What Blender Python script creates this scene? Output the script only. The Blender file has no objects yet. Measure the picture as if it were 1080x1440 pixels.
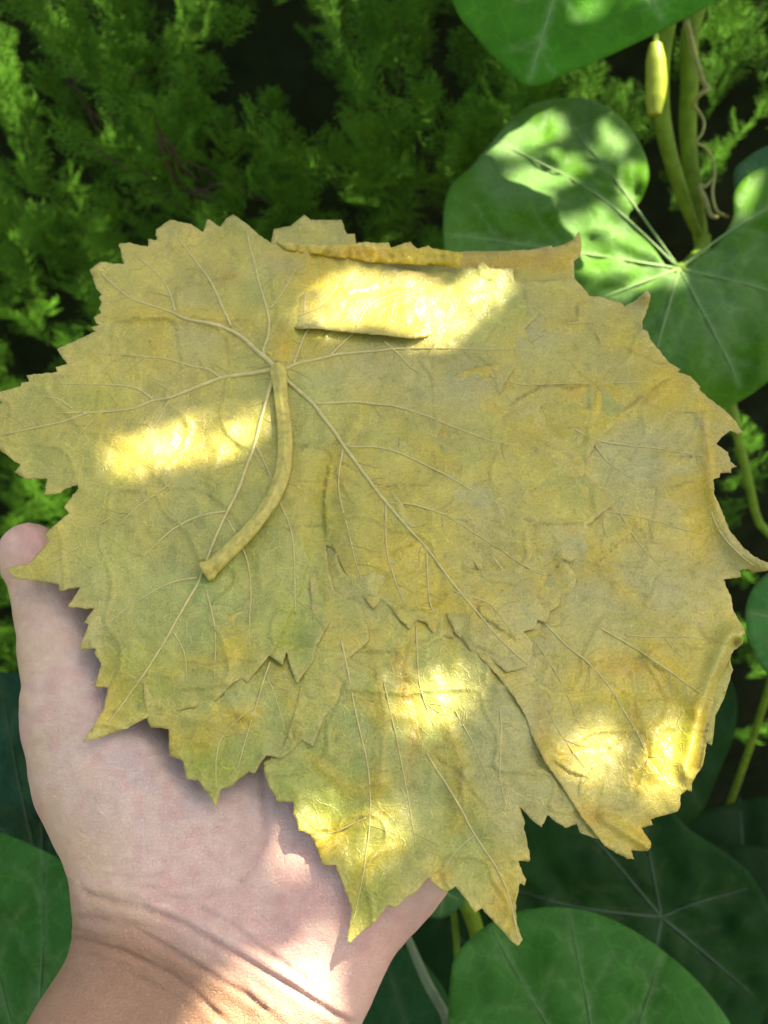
import bpy, math, random
import numpy as np
from mathutils import Vector, Matrix
from mathutils.geometry import delaunay_2d_cdt

random.seed(7)
rng = np.random.default_rng(7)
scene = bpy.context.scene
col = scene.collection

# ------------------------------------------------------------------ camera
F = 1407.0                       # focal length in photo pixels (1080 x 1440)
PITCH = math.radians(32)
CAM = np.array([0.0, 0.0, 1.45])
RIGHT = np.array([1.0, 0, 0])
UP = np.array([0, math.sin(PITCH), math.cos(PITCH)])
FWD = np.array([0, math.cos(PITCH), -math.sin(PITCH)])
cd = bpy.data.cameras.new('camera')
cd.sensor_fit = 'HORIZONTAL'
cd.sensor_width = 36
cd.lens = 36 * F / 1080
cd.clip_start = 0.01
cd.clip_end = 300
cd.dof.use_dof = True
cd.dof.focus_distance = 0.272
cd.dof.aperture_fstop = 26
cam = bpy.data.objects.new('camera', cd)
cam.location = CAM
cam.rotation_euler = (math.radians(90) - PITCH, 0, 0)
col.objects.link(cam)
scene.camera = cam

# ------------------------------------------------------------------ light
SUN_EL, SUN_AZ = math.radians(62), math.radians(75)      # azimuth from +Y towards +X
S = np.array([math.cos(SUN_EL) * math.sin(SUN_AZ), math.cos(SUN_EL) * math.cos(SUN_AZ), math.sin(SUN_EL)])
world = bpy.data.worlds.new('World')
scene.world = world
world.use_nodes = True
wn = world.node_tree
wn.nodes.clear()
sky = wn.nodes.new('ShaderNodeTexSky')
sky.sky_type = 'NISHITA'
sky.sun_disc = False
sky.sun_elevation = SUN_EL
sky.sun_rotation = SUN_AZ
sky.air_density = 1.0
sky.dust_density = 3.0
sky.ozone_density = 1.0
bg = wn.nodes.new('ShaderNodeBackground')
bg.inputs['Strength'].default_value = 0.08
wo = wn.nodes.new('ShaderNodeOutputWorld')
wn.links.new(sky.outputs[0], bg.inputs[0])
wn.links.new(bg.outputs[0], wo.inputs[0])
sl = bpy.data.lights.new('sun', 'SUN')
sl.energy = 5.0
sl.angle = math.radians(0.6)
sl.color = (1.0, 0.95, 0.86)
so = bpy.data.objects.new('sun', sl)
so.rotation_euler = Vector(S).to_track_quat('Z', 'Y').to_euler()
so.location = (2, 1, 5)
col.objects.link(so)
vs = scene.view_settings
vs.view_transform = 'Standard'
vs.look = 'None'
vs.gamma = 1
vs.use_curve_mapping = False
vs.exposure = 2.3
vs.use_white_balance = True          # camera balanced for open shade
vs.white_balance_temperature = 7500
vs.white_balance_tint = 10
scene.cycles.max_bounces = 8

# ------------------------------------------------------------------ helpers
def plane(d, tilt=0.0, yaw=0.0, u0=540.0, v0=720.0):
    """A plane through photo pixel (u0,v0) at depth d; tilt>0: its top lies farther; yaw>0: its right lies farther."""
    k = 1.0 / d
    ku = -k * math.tan(math.radians(yaw)) / F
    kv = k * math.tan(math.radians(tilt)) / F
    return (k - ku * (u0 - 540) - kv * (v0 - 720), ku, kv)

def P(u, v, pl, off=0.0):
    """Camera-space point on plane pl, moved 'off' metres behind it."""
    u = np.asarray(u, float); v = np.asarray(v, float)
    w = pl[0] + pl[1] * (u - 540) + pl[2] * (v - 720)
    nn = math.sqrt((pl[1] * F) ** 2 + (pl[2] * F) ** 2 + pl[0] ** 2)
    t = (1 + np.asarray(off) * nn) / w
    return np.stack([(u - 540) / F * t, (720 - v) / F * t, t + 0 * u], -1)

def W(p):
    p = np.asarray(p, float)
    return CAM + p[..., 0:1] * RIGHT + p[..., 1:2] * UP + p[..., 2:3] * FWD

def toCam(w):
    q = np.asarray(w) - CAM
    return np.stack([q @ RIGHT, q @ UP, q @ FWD], -1)

def px(u, v, d): return W(np.array([(u - 540) / F * d, (720 - v) / F * d, d]))

def toPx(w):
    c = toCam(w)
    return 540 + F * c[..., 0] / c[..., 2], 720 - F * c[..., 1] / c[..., 2]

def PW(u, v, pl, off=0.0):
    return W(P(u, v, pl, off))

def mk(name, verts, faces, mat, parent=None, smooth=True, cols=None, loc=None):
    """Link one mesh object; verts in world space."""
    verts = np.asarray(verts, float)
    if parent is not None:
        o_loc = np.array(parent['_o'])
    else:
        o_loc = verts.mean(0) if loc is None else np.asarray(loc, float)
    me = bpy.data.meshes.new(name)
    vv = verts - o_loc
    if isinstance(faces, np.ndarray):
        nf, k = faces.shape
        me.vertices.add(len(vv)); me.vertices.foreach_set('co', vv.astype(np.float32).ravel())
        me.loops.add(nf * k); me.loops.foreach_set('vertex_index', faces.astype(np.int32).ravel())
        me.polygons.add(nf); me.polygons.foreach_set('loop_start', np.arange(0, nf * k, k, dtype=np.int32))
        me.update(calc_edges=True)
        me.validate()
    else:
        me.from_pydata(vv.tolist(), [], faces)
    if smooth:
        me.polygons.foreach_set('use_smooth', np.ones(len(me.polygons), bool))
    if cols is not None:
        at = me.color_attributes.new('pigment', 'FLOAT_COLOR', 'POINT')
        c4 = np.ones((len(vv), 4), np.float32); c4[:, :3] = cols
        at.data.foreach_set('color', c4.ravel())
    me.materials.append(mat)
    o = bpy.data.objects.new(name, me)
    col.objects.link(o)
    if parent is not None:
        o.parent = parent
        o['_o'] = [float(x) for x in o_loc]
    else:
        o.location = o_loc
        o['_o'] = [float(x) for x in o_loc]
    return o

def empty(name, loc, label=None, cat=None, group=None):
    o = bpy.data.objects.new(name, None)
    o.empty_display_size = 0.02
    o.location = loc
    o['_o'] = [float(x) for x in loc]
    col.objects.link(o)
    tag(o, label, cat, group)
    return o

def tag(o, label=None, cat=None, group=None, kind=None):
    if label: o['label'] = label
    if cat: o['category'] = cat
    if group: o['group'] = group
    if kind: o['kind'] = kind
    return o

def vnoise(u, v, scale, seed):
    """2-D value noise in [-1,1]"""
    r = np.random.default_rng(seed)
    T = r.uniform(-1, 1, (256, 256))
    x = np.asarray(u) / scale + 37.3; y = np.asarray(v) / scale + 11.7
    xi = np.floor(x).astype(int); yi = np.floor(y).astype(int)
    fx = x - xi; fy = y - yi
    fx = fx ** 3 * (fx * (6 * fx - 15) + 10); fy = fy ** 3 * (fy * (6 * fy - 15) + 10)
    a = T[xi & 255, yi & 255]; b = T[(xi + 1) & 255, yi & 255]
    c = T[xi & 255, (yi + 1) & 255]; d = T[(xi + 1) & 255, (yi + 1) & 255]
    return (a * (1 - fx) + b * fx) * (1 - fy) + (c * (1 - fx) + d * fx) * fy

def fbm(u, v, scale, seed, n=3):
    s = 0; a = 1; t = 0
    for i in range(n):
        s = s + a * vnoise(u, v, scale / 2 ** i, seed + i * 17); t += a; a *= 0.5
    return s / t

def polydist(u, v, pts):
    """distance to a polyline, signed side (+ = left of travel in image), and arc parameter"""
    pts = np.asarray(pts, float)
    best = np.full(u.shape, 1e9); side = np.ones(u.shape); par = np.zeros(u.shape)
    n = len(pts) - 1
    for i in range(n):
        a = pts[i]; d = pts[i + 1] - a; L2 = d @ d + 1e-9
        t = np.clip(((u - a[0]) * d[0] + (v - a[1]) * d[1]) / L2, 0, 1)
        ex = u - a[0] - t * d[0]; ey = v - a[1] - t * d[1]
        D = np.hypot(ex, ey)
        m = D < best
        best = np.where(m, D, best)
        cr = d[0] * (v - a[1]) - d[1] * (u - a[0])
        side = np.where(m, np.where(cr < 0, 1.0, -1.0), side)
        par = np.where(m, (i + t) / n, par)
    return best, side, par

def inpoly(u, v, poly):
    poly = np.asarray(poly, float); ins = np.zeros(u.shape, bool)
    x1, y1 = poly[-1]
    for x2, y2 in poly:
        c = ((y1 > v) != (y2 > v))
        with np.errstate(divide='ignore', invalid='ignore'):
            xx = (x2 - x1) * (v - y1) / (y2 - y1 + 1e-12) + x1
        ins ^= c & (u < xx)
        x1, y1 = x2, y2
    return ins

def catmull(pts, n=6, closed=True):
    pts = np.asarray(pts, float); out = []
    N = len(pts)
    rngi = range(N) if closed else range(N - 1)
    for i in rngi:
        if closed:
            p0, p1, p2, p3 = pts[i - 1], pts[i], pts[(i + 1) % N], pts[(i + 2) % N]
        else:
            p0, p1, p2, p3 = pts[max(i - 1, 0)], pts[i], pts[i + 1], pts[min(i + 2, N - 1)]
        for k in range(n):
            t = k / n
            out.append(0.5 * ((2 * p1) + (-p0 + p2) * t + (2 * p0 - 5 * p1 + 4 * p2 - p3) * t * t + (-p0 + 3 * p1 - 3 * p2 + p3) * t ** 3))
    if not closed: out.append(pts[-1])
    return np.array(out)

def triangulate(outline, spacing, rough=0.0, seed=0):
    """fill a pixel outline with an even triangle net"""
    outline = np.asarray(outline, float); r = np.random.default_rng(seed)
    pts = []
    n = len(outline)
    for i in range(n):
        a = outline[i]; b = outline[(i + 1) % n]
        k = max(1, int(np.hypot(*(b - a)) / spacing))
        nrm = np.array([-(b - a)[1], (b - a)[0]]) / (np.hypot(*(b - a)) + 1e-9)
        for j in range(k):
            p = a + (b - a) * j / k
            if j: p = p + nrm * r.normal(0, rough)
            pts.append(p)
    B = np.array(pts); nb = len(B)
    lo = B.min(0); hi = B.max(0)
    gx, gy = np.meshgrid(np.arange(lo[0], hi[0], spacing), np.arange(lo[1], hi[1], spacing * 0.866))
    gx[1::2] += spacing / 2
    g = np.stack([gx.ravel(), gy.ravel()], 1) + r.uniform(-.22, .22, (gx.size, 2)) * spacing
    g = g[inpoly(g[:, 0], g[:, 1], B)]
    # drop inner points that crowd the rim
    keep = np.ones(len(g), bool)
    cell = {}
    for p in B: cell.setdefault((int(p[0] // spacing), int(p[1] // spacing)), []).append(p)
    for i, p in enumerate(g):
        ci, cj = int(p[0] // spacing), int(p[1] // spacing)
        for a in (-1, 0, 1):
            for b in (-1, 0, 1):
                for q in cell.get((ci + a, cj + b), ()):
                    if (q[0] - p[0]) ** 2 + (q[1] - p[1]) ** 2 < (0.6 * spacing) ** 2: keep[i] = False
    g = g[keep]
    allp = [Vector((float(p[0]), float(p[1]))) for p in np.vstack([B, g])]
    res = delaunay_2d_cdt(allp, [], [list(range(nb))], 1, 1e-4)
    V = np.array([(p.x, p.y) for p in res[0]])
    Fc = np.array([f for f in res[2] if len(f) == 3], dtype=np.int32)
    # make every triangle face the camera (image v points down)
    a, b, c = V[Fc[:, 0]], V[Fc[:, 1]], V[Fc[:, 2]]
    cr = (b[:, 0] - a[:, 0]) * (c[:, 1] - a[:, 1]) - (b[:, 1] - a[:, 1]) * (c[:, 0] - a[:, 0])
    Fc[cr > 0] = Fc[cr > 0][:, ::-1]
    return V, Fc, B

def tube(path, radii, sides=8, flat=1.0, cap=True, groove=0.0):
    path = np.asarray(path, float); n = len(path)
    radii = np.broadcast_to(np.asarray(radii, float), (n,))
    T = np.gradient(path, axis=0); T /= np.linalg.norm(T, axis=1)[:, None] + 1e-12
    ref = np.array([0.3, -0.8, 0.5]); verts = []; X = None
    for i in range(n):
        if X is None: X = np.cross(T[i], ref)
        X = X - (X @ T[i]) * T[i]; X /= np.linalg.norm(X) + 1e-12
        Y = np.cross(T[i], X)
        for k in range(sides):
            a = 2 * math.pi * k / sides
            verts.append(path[i] + radii[i] * (1 + groove * math.cos(5 * a + .02 * i)) * (math.cos(a) * X + flat * math.sin(a) * Y))
    faces = []
    for i in range(n - 1):
        for k in range(sides):
            k2 = (k + 1) % sides
            faces.append((i * sides + k, i * sides + k2, (i + 1) * sides + k2, (i + 1) * sides + k))
    if cap:
        faces.append(tuple(range(sides))[::-1]); faces.append(tuple((n - 1) * sides + k for k in range(sides)))
    return np.array(verts), faces

def mix(a, b, t):
    t = np.clip(t, 0, 1)[..., None]
    return np.asarray(a) * (1 - t) + np.asarray(b) * t

# ------------------------------------------------------------------ materials
def newmat(name):
    m = bpy.data.materials.new(name); m.use_nodes = True
    nt = m.node_tree; nt.nodes.clear()
    out = nt.nodes.new('ShaderNodeOutputMaterial')
    return m, nt, out

def N(nt, t, **kw):
    n = nt.nodes.new(t)
    for k, v in kw.items():
        if k in n.inputs: n.inputs[k].default_value = v
        else: setattr(n, k, v)
    return n

def ramp(nt, inp, stops):
    r = nt.nodes.new('ShaderNodeValToRGB')
    while len(r.color_ramp.elements) < len(stops): r.color_ramp.elements.new(0.5)
    for e, (p, c) in zip(r.color_ramp.elements, stops):
        e.position = p; e.color = (c, c, c, 1) if np.isscalar(c) else (*c, 1)
    nt.links.new(inp, r.inputs[0])
    return r.outputs[0]

def mul(nt, a, b, op='MULTIPLY', fac=1.0):
    m = nt.nodes.new('ShaderNodeMix'); m.data_type = 'RGBA'; m.blend_type = op
    m.inputs[0].default_value = fac
    for s, x in ((6, a), (7, b)):
        if hasattr(x, 'is_linked') or hasattr(x, 'links'): nt.links.new(x, m.inputs[s])
        else: m.inputs[s].default_value = (*x, 1)
    return m.outputs[2]

def math2(nt, op, a, b=None, c=None):
    m = nt.nodes.new('ShaderNodeMath'); m.operation = op
    for i, x in enumerate((a, b, c)):
        if x is None: continue
        if isinstance(x, (int, float)): m.inputs[i].default_value = x
        else: nt.links.new(x, m.inputs[i])
    return m.outputs[0]

def leaf_material(name, cells=(220, 620), vein_gain=1.25, rough=0.42, translucent=0.12, trans_tint=(1.3, 1.25, 0.5), speck=0.35, bump=0.25, spec=0.5, net_gain=.45):
    """blade with pigment attribute, a net of fine veins, specks and crumpled relief"""
    m, nt, out = newmat(name)
    tc = N(nt, 'ShaderNodeTexCoord'); at = N(nt, 'ShaderNodeAttribute', attribute_name='pigment')
    wob = N(nt, 'ShaderNodeTexNoise', Scale=130.0, Detail=3.0)
    nt.links.new(tc.outputs['Object'], wob.inputs['Vector'])
    va = nt.nodes.new('ShaderNodeVectorMath'); va.operation = 'MULTIPLY_ADD'
    nt.links.new(wob.outputs['Color'], va.inputs[0]); va.inputs[1].default_value = (.006, .006, .006)
    nt.links.new(tc.outputs['Object'], va.inputs[2])
    net = []
    for sc, wd in zip(cells, (0.045, 0.07)):
        vo = N(nt, 'ShaderNodeTexVoronoi', feature='DISTANCE_TO_EDGE', Scale=float(sc))
        nt.links.new(va.outputs[0], vo.inputs['Vector'])
        net.append(ramp(nt, vo.outputs['Distance'], [(0.0, 1.0), (wd, 0.0)]))
    big = N(nt, 'ShaderNodeTexNoise', Scale=55.0, Detail=6.0, Roughness=0.65)
    nt.links.new(tc.outputs['Object'], big.inputs['Vector'])
    fine = N(nt, 'ShaderNodeTexNoise', Scale=1500.0, Detail=3.0, Roughness=0.7)
    nt.links.new(tc.outputs['Object'], fine.inputs['Vector'])
    mid = N(nt, 'ShaderNodeTexNoise', Scale=420.0, Detail=4.0, Roughness=0.7)
    nt.links.new(tc.outputs['Object'], mid.inputs['Vector'])
    c = mul(nt, at.outputs['Color'], ramp(nt, big.outputs['Fac'], [(0.3, 0.86), (0.7, 1.12)]))
    c = mul(nt, c, ramp(nt, fine.outputs['Fac'], [(0.3, 1 - speck), (0.55, 1.05), (0.75, 1.0 + speck)]))
    c = mul(nt, c, ramp(nt, mid.outputs['Fac'], [(0.30, 1 - speck * 1.1), (0.44, 1.0), (1, 1.05)]))
    va_net = math2(nt, 'MULTIPLY_ADD', net[1], 0.45, net[0])
    lift = N(nt, 'ShaderNodeMix', data_type='RGBA', blend_type='MIX')
    nt.links.new(math2(nt, 'MULTIPLY', va_net, net_gain), lift.inputs[0])
    nt.links.new(c, lift.inputs[6]); nt.links.new(mul(nt, c, (vein_gain, vein_gain, vein_gain * .9)), lift.inputs[7])
    bs = N(nt, 'ShaderNodeBsdfPrincipled', Roughness=rough)
    bs.inputs['Specular IOR Level'].default_value = spec
    nt.links.new(lift.outputs[2], bs.inputs['Base Color'])
    hgt = math2(nt, 'MULTIPLY_ADD', va_net, 0.28, math2(nt, 'MULTIPLY_ADD', mid.outputs['Fac'], 0.8, math2(nt, 'MULTIPLY', fine.outputs['Fac'], 0.12)))
    bp = N(nt, 'ShaderNodeBump', Strength=bump, Distance=0.0006)
    nt.links.new(hgt, bp.inputs['Height']); nt.links.new(bp.outputs[0], bs.inputs['Normal'])
    nt.links.new(ramp(nt, mid.outputs['Fac'], [(0.3, rough + .12), (0.7, rough - .1)]), bs.inputs['Roughness'])
    tr = N(nt, 'ShaderNodeBsdfTranslucent'); nt.links.new(mul(nt, lift.outputs[2], trans_tint), tr.inputs['Color'])
    mx = N(nt, 'ShaderNodeMixShader'); mx.inputs[0].default_value = translucent
    nt.links.new(bs.outputs[0], mx.inputs[1]); nt.links.new(tr.outputs[0], mx.inputs[2])
    nt.links.new(mx.outputs[0], out.inputs['Surface'])
    return m

def plain_material(name, color, rough=0.5, var=0.25, scale=200.0, translucent=0.0, bump=0.2, spec=0.5):
    m, nt, out = newmat(name)
    tc = N(nt, 'ShaderNodeTexCoord')
    nz = N(nt, 'ShaderNodeTexNoise', Scale=scale, Detail=5.0, Roughness=0.6)
    nt.links.new(tc.outputs['Object'], nz.inputs['Vector'])
    c = mul(nt, color, ramp(nt, nz.outputs['Fac'], [(0.25, 1 - var), (0.75, 1 + var)]))
    bs = N(nt, 'ShaderNodeBsdfPrincipled', Roughness=rough); nt.links.new(c, bs.inputs['Base Color'])
    bs.inputs['Specular IOR Level'].default_value = spec
    bp = N(nt, 'ShaderNodeBump', Strength=bump, Distance=0.0008)
    nt.links.new(nz.outputs['Fac'], bp.inputs['Height']); nt.links.new(bp.outputs[0], bs.inputs['Normal'])
    if translucent:
        tr = N(nt, 'ShaderNodeBsdfTranslucent'); nt.links.new(c, tr.inputs['Color'])
        mx = N(nt, 'ShaderNodeMixShader'); mx.inputs[0].default_value = translucent
        nt.links.new(bs.outputs[0], mx.inputs[1]); nt.links.new(tr.outputs[0], mx.inputs[2])
        nt.links.new(mx.outputs[0], out.inputs['Surface'])
    else:
        nt.links.new(bs.outputs[0], out.inputs['Surface'])
    return m

M_GRAPE = leaf_material('cured_leaf', cells=(230, 800), vein_gain=1.5, speck=.20, bump=.55, rough=.36, spec=.6, net_gain=.42)
M_VEIN = plain_material('leaf_vein', (0.50, 0.43, 0.15), 0.4, 0.2, 400)
M_FINE = plain_material('fine_vein', (0.42, 0.36, 0.10), 0.45, 0.2, 400)
M_STALK = plain_material('leaf_stalk', (0.44, 0.37, 0.07), 0.42, 0.35, 420, bump=0.7)
M_SQUASH = leaf_material('squash_blade', cells=(70, 200), vein_gain=1.5, rough=0.5, translucent=0.22, trans_tint=(1.6, 1.5, 0.3), speck=0.12, bump=0.5, spec=0.08)
M_SVEIN = plain_material('squash_vein', (0.17, 0.32, 0.07), 0.5, 0.2, 200, translucent=0.15)
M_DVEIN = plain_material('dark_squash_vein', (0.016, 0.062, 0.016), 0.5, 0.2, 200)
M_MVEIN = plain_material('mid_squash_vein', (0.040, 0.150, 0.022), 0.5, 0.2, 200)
M_STEM = plain_material('squash_stem', (0.16, 0.29, 0.02), 0.55, 0.35, 120, translucent=0.15, bump=.5, spec=.2)
M_PALESTEM = plain_material('pale_stem', (0.12, 0.18, 0.08), 0.55, 0.25, 120)
M_DRY = plain_material('dry_tendril', (0.22, 0.24, 0.05), 0.6, 0.3, 200)
M_CONIFER = plain_material('conifer_scale', (0.085, 0.245, 0.018), 0.6, 0.55, 14, translucent=0.25, bump=0.1, spec=0.12)
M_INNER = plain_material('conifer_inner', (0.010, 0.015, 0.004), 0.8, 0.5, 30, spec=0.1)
M_BARK = plain_material('bark', (0.07, 0.045, 0.03), 0.85, 0.4, 60, bump=0.6)
M_CANOPY = plain_material('added_canopy_leaf', (0.05, 0.11, 0.025), 0.5, 0.35, 25, spec=0.3)

# ground
gm, nt, out = newmat('soil')
tc = N(nt, 'ShaderNodeTexCoord'); n1 = N(nt, 'ShaderNodeTexNoise', Scale=14.0, Detail=9.0, Roughness=0.7)
nt.links.new(tc.outputs['Object'], n1.inputs['Vector'])
bs = N(nt, 'ShaderNodeBsdfPrincipled', Roughness=0.95)
nt.links.new(ramp(nt, n1.outputs['Fac'], [(0.3, (0.022, 0.015, 0.010)), (0.7, (0.075, 0.052, 0.034))]), bs.inputs['Base Color'])
bp = N(nt, 'ShaderNodeBump', Strength=0.8, Distance=0.03); nt.links.new(n1.outputs['Fac'], bp.inputs['Height'])
nt.links.new(bp.outputs[0], bs.inputs['Normal']); nt.links.new(bs.outputs[0], out.inputs['Surface'])
gx = np.concatenate([[-120, -30, -8], np.linspace(-3, 3, 61), [8, 30, 120]])
G = np.array([(x, y, 0.02 * vnoise(x * 100, y * 100, 22, 5) if abs(x) < 3.1 and abs(y) < 3.1 else 0.0) for y in gx for x in gx])
n = len(gx)
GF = np.array([(j * n + i, j * n + i + 1, (j + 1) * n + i + 1, (j + 1) * n + i) for j in range(n - 1) for i in range(n - 1)])
g = mk('ground', G, GF, gm, loc=(0, 0, 0)); tag(g, kind='structure', label='bare brown garden soil under the plants')

# ------------------------------------------------------------------ conifer hedge
HY = 0.84
def spray_mesh(seed, sides=3, lean=0.25, lite=0):
    r = random.Random(seed); V = []; Fs = []
    def twig(p, d, L, rad):
        d = d / np.linalg.norm(d); x = np.cross(d, [0.2, 0.9, 0.35]); x /= np.linalg.norm(x); y = np.cross(d, x)
        b = len(V)
        if lite:
            for k in range(sides):
                a = 2 * math.pi * k / sides
                V.append(p + d * L * .2 + rad * (1.1 if lite == 1 else 2.6) * (math.cos(a) * x + math.sin(a) * y))
            V.append(p + d * L)
            for k in range(sides): Fs.append((b + k, b + (k + 1) % sides, b + sides))
            return
        for t, s in ((0, .55), (.55, 1.0)):
            for k in range(sides):
                a = 2 * math.pi * k / sides
                V.append(p + d * L * t + rad * s * (math.cos(a) * x + math.sin(a) * y))
        V.append(p + d * L)
        for k in range(sides):
            k2 = (k + 1) % sides
            Fs.append((b + k, b + k2, b + sides + k2)); Fs.append((b + k, b + sides + k2, b + sides + k))
            Fs.append((b + sides + k, b + sides + k2, b + 2 * sides))
    # spray grows along +Z, frond plane is XZ
    nside = 17; bend = r.uniform(-.15, .15)
    def axis(t): return np.array([bend * t * t, lean * t * t * r.uniform(.9, 1.1), t])
    prev = axis(0)
    for i in range(6):
        q = axis((i + 1) / 6); twig(prev, q - prev, np.linalg.norm(q - prev) * 1.15, .012 - .0012 * i); prev = q
    for i in range(nside):
        t = 0.06 + 0.9 * i / nside; sgn = 1 if i % 2 else -1
        ang = math.radians(r.uniform(34, 52)); L = (0.50 * (1 - t) ** 0.8 + 0.07) * r.uniform(.8, 1.15)
        if t < .25: L *= .6 + 1.6 * t
        base = axis(t); tw = r.uniform(-.45, .45)
        d = np.array([sgn * math.sin(ang) * math.cos(tw), math.sin(ang) * math.sin(tw), math.cos(ang)])
        twig(base, d, L, .0085)
        ns = max(2, int(L / .055)) if lite < 2 else 0
        for j in range(ns):
            tt = (j + .6) / (ns + .4); s2 = 1 if j % 2 else -1
            a2 = math.radians(r.uniform(28, 45)) * s2
            d2 = np.array([d[0] * math.cos(a2) + d[2] * math.sin(a2) * 1, d[1] + r.uniform(-.3, .3), d[2] * math.cos(a2) - d[0] * math.sin(a2)])
            twig(base + d * L * tt, d2, (.07 + .13 * (1 - tt)) * r.uniform(.7, 1.2) * (0.5 + L), .0080)
    me = bpy.data.meshes.new('spray'); me.from_pydata([tuple(v) for v in V], [], Fs)
    me.materials.append(M_CONIFER)
    return me, np.array(V), np.array(Fs)
VAR = [spray_mesh(100 + i) for i in range(8)]
LITE = [[spray_mesh(100 + i, lite=k)[1:] for i in range(8)] for k in (1, 2)]
hedge = empty('conifer_hedge', (0, HY + .15, 0), 'dense green conifer hedge with feathery sprays behind the held leaves', 'hedge')
H0 = np.array(hedge['_o'])
spr = []                                  # (matrix 3x3*scale, position, variant)
def add_spray(p, d, size, roll):
    d = d / np.linalg.norm(d)
    x = np.cross([0.0, -1.0, 0.15], d); x /= np.linalg.norm(x); y = np.cross(d, x)
    c, s = math.cos(roll), math.sin(roll)
    X = c * x + s * y; Y = -s * x + c * y
    spr.append((np.stack([X, -Y if Y @ np.array([0, -1, 0]) < 0 else Y, d], 1) * size, p, rng.integers(0, 8)))
for _ in range(5800):
    x = rng.uniform(-1.55, 1.55); z = rng.uniform(.1, 1.70)
    inv = abs(x) < .5 and z > .55
    if not inv and rng.random() < .55: continue
    bump = .07 * vnoise(np.array(x * 100.), np.array(z * 100.), 11, 3) + .03 * vnoise(np.array(x * 100.), np.array(z * 100.), 5, 9)
    hole = vnoise(np.array(x * 100.), np.array(z * 100.), 7, 21)
    if x > .14 and rng.random() < .5: continue
    layer = rng.choice([0, .07, .15], p=[.55, .28, .17])
    if hole < -.38 and layer == 0: continue
    b = np.array([x, HY + bump + layer + .05 + .10 * np.clip((x - .06) / .12, 0, 1), z])
    if x > .12 and (hole < .1 and layer == 0 or z < 1.12 and rng.random() < .8): continue
    bd = np.array([rng.normal(0, .45), -rng.uniform(.35, .8), rng.uniform(.5, 1.0)]); bd /= np.linalg.norm(bd)
    L = rng.uniform(.05, .11)
    for k in range(rng.integers(4, 7)):
        t = k / 5
        dd = bd + np.array([rng.normal(0, .5), rng.normal(-.1, .25), rng.normal(.25, .25)])
        add_spray(b + bd * L * t, dd, rng.uniform(.032, .058) * (1.1 - .35 * t), rng.normal(0, .5))
    add_spray(b + bd * L * .9, bd + [0, 0, .3], rng.uniform(.036, .058), rng.normal(0, .4))
for q_, d_ in ((px(890, 215, .70), [-.3, -.2, 1]), (px(878, 200, .69), [-.5, -.3, .8]), (px(905, 205, .70), [.1, -.3, 1]), (px(868, 170, .70), [-.4, -.3, .9]), (px(900, 180, .71), [.2, -.2, 1])):
    add_spray(q_, np.array(d_, float), .034, .2)
cen = np.array([p + m[:, 2] * .5 for m, p, _ in spr])
pu, pv = toPx(cen); dep = toCam(cen)[:, 2]
vis = (pu > -30) & (pu < 1100) & (pv > -30) & (pv < 960) & ~((pu > 180) & (pu < 1000) & (pv > 370))
score = np.where(vis, dep, 99); order = np.argsort(score)
chosen = set(order[:300].tolist())
vs_, fs_, nb = [], [], 0
for i, (m, p, k) in enumerate(spr):
    me, V, Fs = VAR[k]
    if i in chosen:
        o = bpy.data.objects.new('spray', me)
        mw = Matrix.Identity(4)
        for a in range(3):
            for b in range(3): mw[a][b] = float(m[a, b])
            mw[a][3] = float(p[a] - H0[a])
        o.matrix_basis = mw
        col.objects.link(o); o.parent = hedge
    else:
        V, Fs = LITE[0 if -60 < pu[i] < 1140 and -60 < pv[i] < 1100 else 1][k]
        vs_.append(V @ m.T + p); fs_.append(Fs + nb); nb += len(V)
fo = mk('foliage', np.vstack(vs_), np.vstack(fs_), M_CONIFER, hedge, smooth=False); fo['kind'] = 'stuff'
for i in list(chosen)[:22]:
    m_, p_, _ = spr[i]; d_ = m_[:, 2]
    q_ = np.array([p_ - d_ * 1.1 + [0, .02, -.01], p_ - d_ * .4 + rng.normal(0, .003, 3), p_, p_ + d_ * .45])
    v_, f_ = tube(catmull(q_, 3, False), np.linspace(.0016, .0006, 10), 5)
    mk('twig', v_, f_, M_BARK, hedge)
# inner mass, coloured near black for the deep shade inside, and stems
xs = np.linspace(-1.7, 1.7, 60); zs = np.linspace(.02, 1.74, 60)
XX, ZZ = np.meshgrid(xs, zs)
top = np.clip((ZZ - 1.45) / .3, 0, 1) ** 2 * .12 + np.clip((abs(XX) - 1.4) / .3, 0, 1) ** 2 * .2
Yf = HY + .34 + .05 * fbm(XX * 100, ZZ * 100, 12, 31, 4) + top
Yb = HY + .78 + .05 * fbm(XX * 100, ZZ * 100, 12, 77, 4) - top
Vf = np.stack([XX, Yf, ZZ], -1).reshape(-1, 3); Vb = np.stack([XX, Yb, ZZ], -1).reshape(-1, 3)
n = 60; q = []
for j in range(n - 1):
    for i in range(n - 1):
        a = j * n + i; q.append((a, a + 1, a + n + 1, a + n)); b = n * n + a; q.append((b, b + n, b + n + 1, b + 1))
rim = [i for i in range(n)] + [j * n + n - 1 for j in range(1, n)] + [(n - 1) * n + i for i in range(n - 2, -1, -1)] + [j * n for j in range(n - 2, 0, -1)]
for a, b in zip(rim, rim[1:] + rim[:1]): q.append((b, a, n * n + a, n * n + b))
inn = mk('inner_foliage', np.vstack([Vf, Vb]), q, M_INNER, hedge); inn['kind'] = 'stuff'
for x in (-.55, -.1, .38):
    zz = np.linspace(0, 1.5, 12)
    v_, f_ = tube(np.stack([x + .02 * np.sin(zz * 4), HY + .40 + .015 * np.cos(zz * 5), zz], 1), np.linspace(.02, .008, 12), 8)
    mk('trunk', v_, f_, M_BARK, hedge)

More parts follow.
